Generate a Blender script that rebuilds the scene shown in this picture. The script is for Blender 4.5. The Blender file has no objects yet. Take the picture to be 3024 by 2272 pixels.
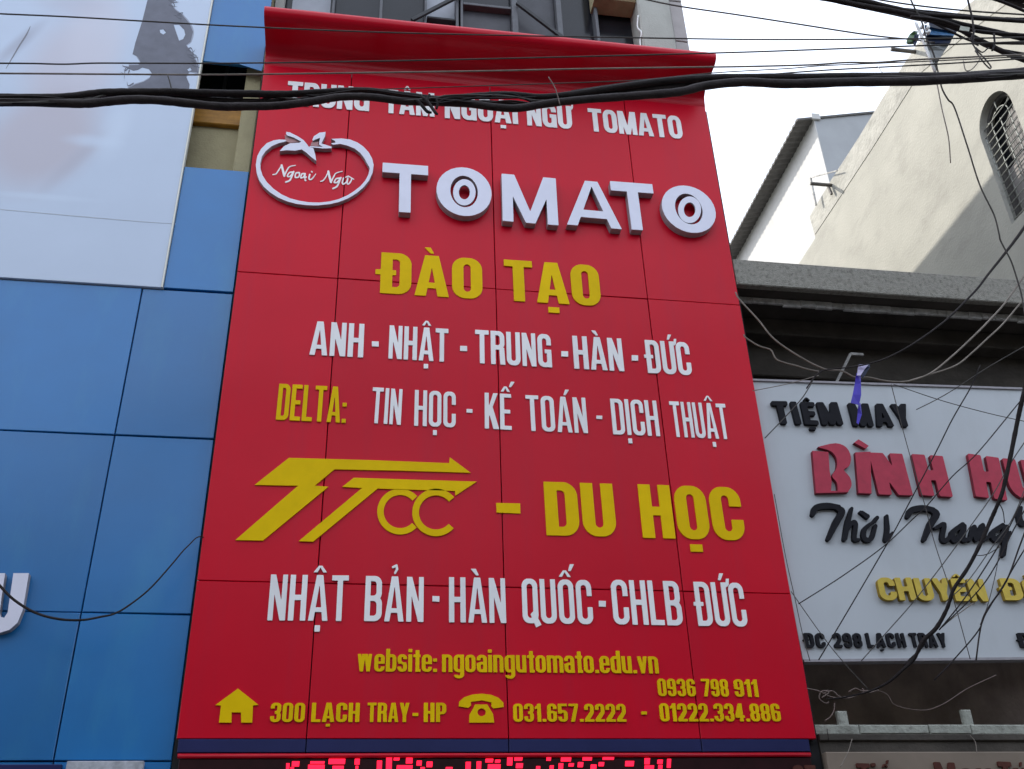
import bpy, math, random, unicodedata
import numpy as np
from mathutils import Vector, Matrix
from mathutils.geometry import tessellate_polygon
random.seed(7)
S = bpy.context.scene
COL = S.collection

# ------------------------------------------------------------------ camera, sky, sun
F_PX, CAM = 3018.94, Vector((0.96728, -6.57616, 1.6))
ROT = (2.104084, 0.0312601, -0.1545251)
cd = bpy.data.cameras.new('camera'); cam = bpy.data.objects.new('camera', cd); COL.objects.link(cam)
cam.location = CAM; cam.rotation_mode = 'XYZ'; cam.rotation_euler = ROT
cd.sensor_fit = 'HORIZONTAL'; cd.sensor_width = 36.0; cd.lens = F_PX / 3024 * 36
cd.clip_start = 0.05; cd.clip_end = 3000
S.camera = cam

SUN_DIR = Vector((-1.0, 0.75, 1.06)).normalized()      # towards the sun
W = bpy.data.worlds.new('World'); S.world = W; W.use_nodes = True
wn = W.node_tree; bg = wn.nodes['Background']
sky = wn.nodes.new('ShaderNodeTexSky'); sky.sky_type = 'NISHITA'; sky.sun_disc = False
sky.sun_elevation = math.asin(SUN_DIR.z); sky.sun_rotation = math.atan2(SUN_DIR.x, SUN_DIR.y)
sky.air_density = 1.0; sky.dust_density = 4.0; sky.ozone_density = 1.0; sky.altitude = 0
# hazy white tropical sky: the clear-sky model seen through an even bright haze veil
veil = wn.nodes.new('ShaderNodeMix'); veil.data_type = 'RGBA'; veil.inputs['Factor'].default_value = .62
wn.links.new(sky.outputs[0], veil.inputs[6]); veil.inputs[7].default_value = (11.8, 12.9, 14.9, 1)
wn.links.new(veil.outputs[2], bg.inputs[0]); bg.inputs[1].default_value = 0.13
sl = bpy.data.lights.new('sun', 'SUN'); sl.energy = 3.3; sl.angle = math.radians(0.5); sl.color = (1.0, 0.95, 0.86)
so = bpy.data.objects.new('sun', sl); COL.objects.link(so)
so.rotation_mode = 'QUATERNION'; so.rotation_quaternion = SUN_DIR.to_track_quat('Z', 'Y')
S.view_settings.view_transform = 'Standard'; S.view_settings.look = 'None'
S.view_settings.exposure = 0.58; S.view_settings.gamma = 1.0; S.view_settings.use_curve_mapping = False

# ------------------------------------------------------------------ measuring helpers
_M = Matrix.LocRotScale(None, __import__('mathutils').Euler(ROT, 'XYZ'), None).to_3x3()
def at(s, ax, val):
    """the point of the plane <axis ax> = val that the photograph shows at source pixel s"""
    d = _M @ Vector(((s[0] - 1512) / F_PX, -(s[1] - 1136) / F_PX, -1.0))
    return CAM + d * ((val - CAM[ax]) / d[ax])
def Y(s, y=0.0): return at(s, 1, y)
def z1(x, y): return (700 + x * .67812, y * .67812)
def z2(x, y): return (600 + x * .74593, 850 + y * .74593)
def z3(x, y): return (480 + x * .8906, 1600 + y * .8906)
def z4(x, y): return (x * .6834, y * .6834)
def z5(x, y): return (x * .6834, 1136 + y * .6834)
def z6(x, y): return (2000 + x * .4629, y * .4629)
def z7(x, y): return (2100 + x * .48125, 700 + y * .48125)
def z8(x, y): return (2200 + x * .4946, 1450 + y * .4946)
def zp(x, y): return (x * .2939, y * .2939)            # poster crop
def zt(x, y): return (730 + x * .18083, 360 + y * .18083)   # tomato crop
def zl(x, y): return (500 + x * .4521, 2130 + y * .4521)    # led crops
def zm(x, y): return (1400 + x * .4747, 2130 + y * .4747)
def zc(x, y): return (2550 + x * .2166, y * .2166)     # top right crop
def zw(x, y): return (1200 + x * .4069, y * .4069)     # window crop
def zo(x, y): return (500 + x * .31646, 150 + y * .31646)   # opening crop

# ------------------------------------------------------------------ materials
def mat(name, color, rough=.6, var=.12, scale=3.0, bump=0.0, bscale=40.0, spec=.25, dirt=None, dirtamt=.5, dscale=(2, 2, .5), metal=0.0, coat=0.0, emit=None):
    m = bpy.data.materials.new(name); m.use_nodes = True
    nt = m.node_tree; b = nt.nodes['Principled BSDF']; L = nt.links
    b.inputs['Roughness'].default_value = rough; b.inputs['Metallic'].default_value = metal
    b.inputs['Specular IOR Level'].default_value = spec
    if coat: b.inputs['Coat Weight'].default_value = coat; b.inputs['Coat Roughness'].default_value = .08
    tc = nt.nodes.new('ShaderNodeTexCoord')
    geo = nt.nodes.new('ShaderNodeNewGeometry')
    src = geo.outputs['Position']
    n = nt.nodes.new('ShaderNodeTexNoise'); n.inputs['Scale'].default_value = scale; n.inputs['Detail'].default_value = 6; n.inputs['Roughness'].default_value = .6
    L.new(src, n.inputs['Vector'])
    r = nt.nodes.new('ShaderNodeMapRange'); r.inputs['From Min'].default_value = .3; r.inputs['From Max'].default_value = .7
    r.inputs['To Min'].default_value = 1 - var; r.inputs['To Max'].default_value = 1 + var
    L.new(n.outputs['Fac'], r.inputs['Value'])
    mx = nt.nodes.new('ShaderNodeVectorMath'); mx.operation = 'SCALE'; mx.inputs[0].default_value = color[:3]
    L.new(r.outputs[0], mx.inputs['Scale'])
    out = mx.outputs[0]
    if dirt:
        mp = nt.nodes.new('ShaderNodeMapping'); mp.inputs['Scale'].default_value = dscale; L.new(src, mp.inputs[0])
        n2 = nt.nodes.new('ShaderNodeTexNoise'); n2.inputs['Scale'].default_value = 1.6; n2.inputs['Detail'].default_value = 9; n2.inputs['Roughness'].default_value = .68
        L.new(mp.outputs[0], n2.inputs['Vector'])
        r2 = nt.nodes.new('ShaderNodeMapRange'); r2.inputs['From Min'].default_value = .5; r2.inputs['From Max'].default_value = .75
        r2.inputs['To Min'].default_value = 0; r2.inputs['To Max'].default_value = dirtamt
        L.new(n2.outputs['Fac'], r2.inputs['Value'])
        k = nt.nodes.new('ShaderNodeMix'); k.data_type = 'RGBA'; L.new(r2.outputs[0], k.inputs['Factor'])
        L.new(out, k.inputs[6]); k.inputs[7].default_value = (*dirt, 1); out = k.outputs[2]
    L.new(out, b.inputs['Base Color'])
    if bump:
        n3 = nt.nodes.new('ShaderNodeTexNoise'); n3.inputs['Scale'].default_value = bscale; n3.inputs['Detail'].default_value = 4
        L.new(src, n3.inputs['Vector'])
        bp = nt.nodes.new('ShaderNodeBump'); bp.inputs['Strength'].default_value = bump; bp.inputs['Distance'].default_value = .02
        L.new(n3.outputs['Fac'], bp.inputs['Height']); L.new(bp.outputs[0], b.inputs['Normal'])
    if emit:
        b.inputs['Emission Color'].default_value = (*emit[:3], 1); b.inputs['Emission Strength'].default_value = emit[3]
    return m

M = dict(
    red=mat('red_composite_panel', (.60, .002, .020), .34, .05, 1.2, .10, 1.1, .19, dirt=(.50, .012, .036), dirtamt=.5, dscale=(3.5, 1, .22)),
    redawn=mat('red_canopy_panel', (.54, .002, .018), .3, .06, 2, .04, 2, .25),
    navy=mat('navy_panel', (.018, .022, .09), .35, .1, 3),
    blackb=mat('dark_backing', (.02, .02, .022), .8, .2, 5),
    white=mat('white_letter_plastic', (.90, .885, .88), .45, .03, 8),
    whiteside=mat('white_letter_edge', (.62, .61, .61), .5, .06, 12),
    alum=mat('white_channel_letter', (.74, .74, .85), .32, .04, 6, spec=.4),
    alumside=mat('letter_return_metal', (.33, .31, .33), .5, .12, 20),
    yellow=mat('yellow_letter_plastic', (.80, .53, .001), .5, .05, 8, spec=.08),
    yellow2=mat('yellow_painted_letter', (.62, .46, .07), .5, .1, 20),
    yside=mat('brown_letter_edge', (.30, .20, .03), .7, .2, 20),
    blue=mat('blue_composite_panel', (.002, .146, .40), .33, .10, .9, .10, 1.0, .70, dirt=(.025, .22, .42), dirtamt=.6, dscale=(1.2, 1, .35)),
    poster_edge=mat('poster_edge_trim', (.75, .74, .66), .5, .05, 3),
    beige=mat('old_beige_plaster', (.40, .35, .21), .85, .12, 4, .25, 60, dirt=(.16, .13, .08), dirtamt=.35),
    wood=mat('yellow_varnished_wood', (.42, .20, .03), .45, .25, 9, dirt=(.2, .09, .02), dirtamt=.6, dscale=(1, 1, 14)),
    darkvoid=mat('dark_window_interior', (.015, .014, .013), .7, .2, 5),
    glass=mat('dark_window_glass', (.015, .016, .02), .15, .2, 2, spec=.3),
    glass2=mat('dusty_window_glass', (.05, .05, .058), .35, .25, 4, spec=.3),
    paleglass=mat('painted_reflection_pane', (.34, .36, .40), .25, .1, 3),  # pale base colour stands in for the reflection on the pane
    frame=mat('grey_window_frame', (.12, .125, .135), .5, .15, 10),
    brace=mat('dark_steel_brace', (.04, .042, .045), .5, .2, 10),
    render_=mat('grey_beige_render', (.42, .42, .38), .85, .08, 4, .2, 70, dirt=(.25, .24, .22), dirtamt=.4),
    stonepl=mat('pinkish_stone_tile', (.38, .35, .34), .7, .08, 5, .1, 50),
    cream=mat('cream_painted_plaster', (.40, .39, .345), .88, .08, 1.4, .3, 30, dirt=(.29, .28, .25), dirtamt=.75, dscale=(3, .7, 1.6)),
    creamold=mat('weathered_cream_coping', (.41, .40, .36), .9, .14, 5, .6, 22, dirt=(.22, .21, .19), dirtamt=.6, dscale=(4, 2, 4)),
    whitewall=mat('whitewashed_wall', (.50, .495, .48), .88, .06, 2, .15, 40, dirt=(.38, .38, .36), dirtamt=.6),
    shadewall=mat('shaded_front_wall', (.34, .35, .36), .85, .06, 2, .1, 50),  # shade on the shed's street face, put into a greyer base colour
    roofm=mat('dark_fibre_roof_sheet', (.11, .105, .10), .8, .2, 9, .2, 40),
    concrete=mat('rough_grey_concrete', (.31, .295, .255), .92, .16, 30, .7, 90, dirt=(.07, .065, .055), dirtamt=.95, dscale=(16, 16, 16)),
    concdark=mat('shaded_stained_concrete', (.075, .066, .056), .9, .25, 3, .3, 30, dirt=(.03, .026, .022), dirtamt=.7, dscale=(1, 1, 3)),  # stained concrete, its base darkened to hold the shade of the recess
    balc=mat('brown_balcony_plaster', (.42, .34, .30), .9, .3, 3, .3, 30, dirt=(.16, .12, .11), dirtamt=.6),
    concmid=mat('dirty_moulding_concrete', (.46, .45, .43), .9, .35, 12, .5, 50, dirt=(.05, .05, .045), dirtamt=.7, dscale=(6, 6, 12)),
    railm=mat('flaking_pale_rail_paint', (.36, .37, .32), .85, .18, 10, .4, 50, dirt=(.10, .095, .08), dirtamt=.75, dscale=(7, 7, 9)),
    boardw=mat('white_tailor_board', (.52, .55, .575), .5, .03, 1.2, .04, 3, dirt=(.44, .46, .47), dirtamt=.4, dscale=(2, 2, .8)),
    black=mat('black_letter_foam', (.014, .014, .018), .7, .15, 20, spec=.12),
    crim=mat('faded_red_letter', (.46, .035, .07), .5, .1, 14, dirt=(.28, .03, .05), dirtamt=.4, dscale=(8, 8, 8)),
    crimside=mat('dark_red_letter_edge', (.20, .02, .035), .6, .1, 14),
    brownl=mat('brown_letter', (.085, .022, .014), .6, .2, 14),
    boardc=mat('cream_brown_board', (.22, .175, .135), .6, .1, 3),
    cable=mat('black_cable_sheath', (.022, .018, .018), .7, .3, 12, .3, 60, spec=.12),
    cable2=mat('dusty_grey_cable', (.085, .08, .075), .8, .25, 12, spec=.1),
    twine=mat('weathered_tan_wire', (.23, .20, .17), .75, .25, 12),
    tan=mat('frayed_pink_tan_wire', (.17, .13, .115), .8, .25, 12),
    purple=mat('violet_plastic_ribbon', (.055, .035, .42), .4, .15, 20),
    purplew=mat('pale_violet_knot', (.5, .46, .66), .5, .15, 20),
    tarpb=mat('blue_tarpaulin', (.05, .16, .34), .5, .3, 14, .3, 30),
    tarpd=mat('navy_tarpaulin', (.012, .02, .055), .5, .3, 14),
    tarpg=mat('grey_tarpaulin', (.30, .31, .31), .6, .15, 14),
    green=mat('green_plastic_film', (.06, .13, .045), .5, .4, 40),
    grillem=mat('pale_grille_paint', (.34, .35, .32), .5, .1, 30),
    rod=mat('white_plastic_conduit', (.92, .92, .90), .35, .05, 30),
    rodd=mat('rusty_steel_pipe', (.12, .11, .10), .6, .2, 20),
    hairsoft=mat('printed_soft_hair_edge', (.32, .345, .42), .45, .1, 9),
    hair=mat('printed_dark_hair', (.15, .155, .19), .45, .12, 9),
    line=mat('printed_grey_line', (.22, .22, .25), .5, .1, 9),
    seam=mat('poster_seam', (.48, .52, .58), .5, .1, 9),
    ledbox=mat('led_display_face', (.022, .004, .006), .35, .3, 12),
    led=mat('lit_red_led', (.25, .0, .01), .4, .2, 60, emit=(1.0, .01, .04, 1.7)),
    grey_board=mat('dusty_white_sheet', (.42, .43, .46), .6, .3, 18, dirt=(.2, .22, .28), dirtamt=.6, dscale=(9, 9, 9)),
    asphalt=mat('asphalt', (.05, .05, .052), .9, .2, 8, .4, 80),
    paving=mat('concrete_paving', (.15, .145, .135), .9, .12, 3, .3, 40),
    farA=mat('brown_grey_render', (.07, .06, .05), .9), farB=mat('green_grey_render', (.05, .065, .055), .9), farC=mat('dull_ochre_render', (.09, .07, .04), .9),
    curtain=mat('grey_curtain', (.30, .28, .27), .9, .15, 6),
    ochre=mat('ochre_render', (.42, .36, .24), .88, .1, 1.2, .1, 40),
)

def own_tone(m, lo, hi):
    nt = m.node_tree; b = nt.nodes['Principled BSDF']; src = b.inputs['Base Color'].links[0].from_socket
    oi = nt.nodes.new('ShaderNodeObjectInfo'); r = nt.nodes.new('ShaderNodeMapRange'); r.inputs['To Min'].default_value = lo; r.inputs['To Max'].default_value = hi
    nt.links.new(oi.outputs['Random'], r.inputs['Value']); v = nt.nodes.new('ShaderNodeVectorMath'); v.operation = 'SCALE'
    nt.links.new(src, v.inputs[0]); nt.links.new(r.outputs[0], v.inputs['Scale']); nt.links.new(v.outputs[0], b.inputs['Base Color'])
own_tone(M['red'], .95, 1.04); own_tone(M['blue'], .88, 1.1); own_tone(M['white'], .93, 1.02); own_tone(M['yellow'], .92, 1.04); own_tone(M['yellow2'], .9, 1.05); own_tone(M['cable'], .7, 1.6)

# ------------------------------------------------------------------ mesh helpers
class MB:
    def __init__(s): s.v = []; s.f = []; s.mi = []; s.sm = []
    def add(s, vs, fs, mi=0, smooth=False):
        n = len(s.v); s.v += [tuple(v) for v in vs]; s.f += [tuple(i + n for i in f) for f in fs]
        s.mi += [mi] * len(fs); s.sm += [smooth] * len(fs); return s
    def box(s, x0, x1, y0, y1, z0, z1, mi=0):
        c = [(x, y, z) for x in (x0, x1) for y in (y0, y1) for z in (z0, z1)]
        return s.add(c, [(0, 1, 3, 2), (4, 6, 7, 5), (0, 4, 5, 1), (2, 3, 7, 6), (0, 2, 6, 4), (1, 5, 7, 3)], mi)
    def bbox(s, x0, x1, y0, y1, z0, z1, b=.01, mi=0):
        """box with its front (-y) edges bevelled"""
        c = [(x0, y0 + b, z0), (x1, y0 + b, z0), (x1, y0 + b, z1), (x0, y0 + b, z1),
             (x0 + b, y0, z0 + b), (x1 - b, y0, z0 + b), (x1 - b, y0, z1 - b), (x0 + b, y0, z1 - b),
             (x0, y1, z0), (x1, y1, z0), (x1, y1, z1), (x0, y1, z1)]
        return s.add(c, [(4, 5, 6, 7), (0, 1, 5, 4), (1, 2, 6, 5), (2, 3, 7, 6), (3, 0, 4, 7),
                         (1, 0, 8, 9), (2, 1, 9, 10), (3, 2, 10, 11), (0, 3, 11, 8), (9, 8, 11, 10)], mi)
    def bar(s, a, b, w, h=None, mi=0):
        a = Vector(a); b = Vector(b); h = h or w; d = (b - a).normalized()
        u = d.cross(Vector((0, 1, 0)));  u = u.normalized() if u.length > .05 else Vector((1, 0, 0))
        v = d.cross(u).normalized()
        vs = [p + u * (i * w / 2) + v * (j * h / 2) for p in (a, b) for i, j in ((-1, -1), (1, -1), (1, 1), (-1, 1))]
        return s.add(vs, [(0, 1, 2, 3), (7, 6, 5, 4), (0, 4, 5, 1), (1, 5, 6, 2), (2, 6, 7, 3), (3, 7, 4, 0)], mi)
    def tube(s, pts, r, n=8, mi=0, wob=0):
        pts = [Vector(p) for p in pts]; rr = r if hasattr(r, '__len__') else [r] * len(pts)
        vs = []; fs = []; up = Vector((0, 1, .01))
        for i, p in enumerate(pts):
            t = (pts[min(i + 1, len(pts) - 1)] - pts[max(i - 1, 0)]).normalized()
            u = t.cross(up); u = u.normalized() if u.length > .02 else Vector((1, 0, 0)); w = t.cross(u).normalized()
            k = rr[i] * (1 + (random.uniform(-wob, wob) if wob else 0))
            for j in range(n):
                a = 2 * math.pi * j / n; vs.append(p + u * (k * math.cos(a)) + w * (k * math.sin(a)))
        for i in range(len(pts) - 1):
            for j in range(n):
                a = i * n + j; b = i * n + (j + 1) % n; fs.append((a, b, b + n, a + n))
        fs.append(tuple(range(n))[::-1]); fs.append(tuple(range((len(pts) - 1) * n, len(pts) * n)))
        return s.add(vs, fs, mi, True)
    def mesh(s, name, mats):
        me = bpy.data.meshes.new(name); me.from_pydata(s.v, [], s.f)
        for m in (mats if isinstance(mats, (list, tuple)) else [mats]): me.materials.append(m)
        me.polygons.foreach_set('material_index', s.mi); me.polygons.foreach_set('use_smooth', s.sm)
        me.update(); return me
    def build(s, name, mats, parent=None, **kw):
        return link(name, s.mesh(name, mats), parent, **kw)

_pj = random.Random(77)
def buckle(mb, amt=.0022):
    xs_ = [v[0] for v in mb.v]; zs_ = [v[2] for v in mb.v]; y0_ = min(v[1] for v in mb.v)
    a, b, c = (_pj.uniform(-amt, amt) for _ in range(3)); X0_, X1_, Z0_, Z1_ = min(xs_), max(xs_), min(zs_), max(zs_)
    mb.v = [(x, y + (a * (2 * (x - X0_) / (X1_ - X0_) - 1) + b * (2 * (z - Z0_) / (Z1_ - Z0_) - 1) if y < y0_ + .01 else 0), z) for x, y, z in mb.v]
    return mb
def link(name, me, parent=None, loc=None, label=None, cat=None, group=None, kind=None):
    o = bpy.data.objects.new(name, me); COL.objects.link(o)
    if parent:
        o.parent = parent
        if loc is not None: o.location = Vector(loc)
        else: o.location = -world(parent)
    elif loc is not None: o.location = loc
    if label: o['label'] = label
    if cat: o['category'] = cat
    if group: o['group'] = group
    if kind: o['kind'] = kind
    return o
def world(o):
    p = Vector(o.location)
    while o.parent: o = o.parent; p = p + Vector(o.location)
    return p
def thing(name, loc, label, cat, group=None, kind=None):
    return link(name, None, None, loc, label, cat, group, kind)

def smooth_path(pts, k=6):
    P = [Vector(p) for p in pts]; out = []
    P = [P[0] * 2 - P[1]] + P + [P[-1] * 2 - P[-2]]
    for i in range(1, len(P) - 2):
        a, b, c, d = P[i - 1:i + 3]
        for j in range(k):
            t = j / k
            out.append(.5 * (2 * b + (c - a) * t + (2 * a - 5 * b + 4 * c - d) * t * t + (3 * b - a - 3 * c + d) * t ** 3))
    out.append(P[-2]); return out

# outlines -> solid plate (front at y=-depth), unit or metric coords in (x,z)
def area(l): return sum(l[i][0] * l[(i + 1) % len(l)][1] - l[(i + 1) % len(l)][0] * l[i][1] for i in range(len(l))) / 2
def inside(p, l):
    c = False; x, y = p
    for i in range(len(l)):
        x1, y1 = l[i]; x2, y2 = l[i - 1]
        if (y1 > y) != (y2 > y) and x < (x2 - x1) * (y - y1) / (y2 - y1) + x1: c = not c
    return c
def plate(loops, depth, mb=None, y0=0.0, side=1, face=0, bevel=0):
    mb = mb or MB()
    loops = [l for l in loops if abs(area(l)) > 1e-6]
    par = [sum(inside(l[0], m) for m in loops if m is not l) for l in loops]
    outers = [l for l, p in zip(loops, par) if p % 2 == 0]; holes = [l for l, p in zip(loops, par) if p % 2]
    for o in outers:
        hs = [h for h in holes if inside(h[0], o) and not any(inside(h[0], q) and inside(q[0], o) for q in outers if q is not o)]
        ls = [o if area(o) > 0 else o[::-1]] + [h if area(h) < 0 else h[::-1] for h in hs]
        tri = tessellate_polygon([[Vector((x, z, 0)) for x, z in l] for l in ls])
        flat = [p for l in ls for p in l]
        fs = []
        for t in tri:
            a, b, c = [flat[i] for i in t]
            fs.append(tuple(t) if (b[0] - a[0]) * (c[1] - a[1]) - (b[1] - a[1]) * (c[0] - a[0]) > 0 else tuple(t)[::-1])
        mb.add([(x, y0 - depth, z) for x, z in flat], fs, face)
        for l in ls:
            n = len(l); vs = [(x, y0 - depth, z) for x, z in l] + [(x, y0, z) for x, z in l]
            mb.add(vs, [(j, i, i + n, j + n) for i in range(n) for j in [(i + 1) % n]], side)
    return mb

# ------------------------------------------------------------------ lettering: glyphs as distance fields, traced to outlines
class G:
    def __init__(s, st=.012, w=1.0):
        s.x = np.arange(-.3, w + .42, st); s.y = np.arange(-.42, 1.5, st); s.X, s.Y = np.meshgrid(s.x, s.y)
    def box(s, x0, y0, x1, y1): return np.maximum(np.maximum(x0 - s.X, s.X - x1), np.maximum(y0 - s.Y, s.Y - y1))
    def rr(s, x0, y0, x1, y1, r):
        r = max(.004, min(r, (x1 - x0) / 2, (y1 - y0) / 2)); cx, cy = (x0 + x1) / 2, (y0 + y1) / 2
        qx = np.abs(s.X - cx) - (x1 - x0) / 2 + r; qy = np.abs(s.Y - cy) - (y1 - y0) / 2 + r
        return np.hypot(np.maximum(qx, 0), np.maximum(qy, 0)) + np.minimum(np.maximum(qx, qy), 0) - r
    def el(s, cx, cy, a, b): 
        k = np.hypot((s.X - cx) / a, (s.Y - cy) / b); return (k - 1) * min(a, b)
    def conv(s, pts):
        if area(pts) < 0: pts = pts[::-1]
        d = None
        for i in range(len(pts)):
            (ax, ay), (bx, by) = pts[i], pts[(i + 1) % len(pts)]; L = math.hypot(bx - ax, by - ay)
            if L < 1e-6: continue
            e = ((s.X - ax) * (by - ay) - (s.Y - ay) * (bx - ax)) / L
            d = e if d is None else np.maximum(d, e)
        return d
    def cap(s, a, b, r):
        ax, ay = a; bx, by = b; L2 = (bx - ax) ** 2 + (by - ay) ** 2 or 1e-9
        t = np.clip(((s.X - ax) * (bx - ax) + (s.Y - ay) * (by - ay)) / L2, 0, 1)
        return np.hypot(s.X - ax - t * (bx - ax), s.Y - ay - t * (by - ay)) - r
U = lambda *a: np.minimum.reduce(a)
def sub(a, *b):
    for q in b: a = np.maximum(a, -q)
    return a

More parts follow.
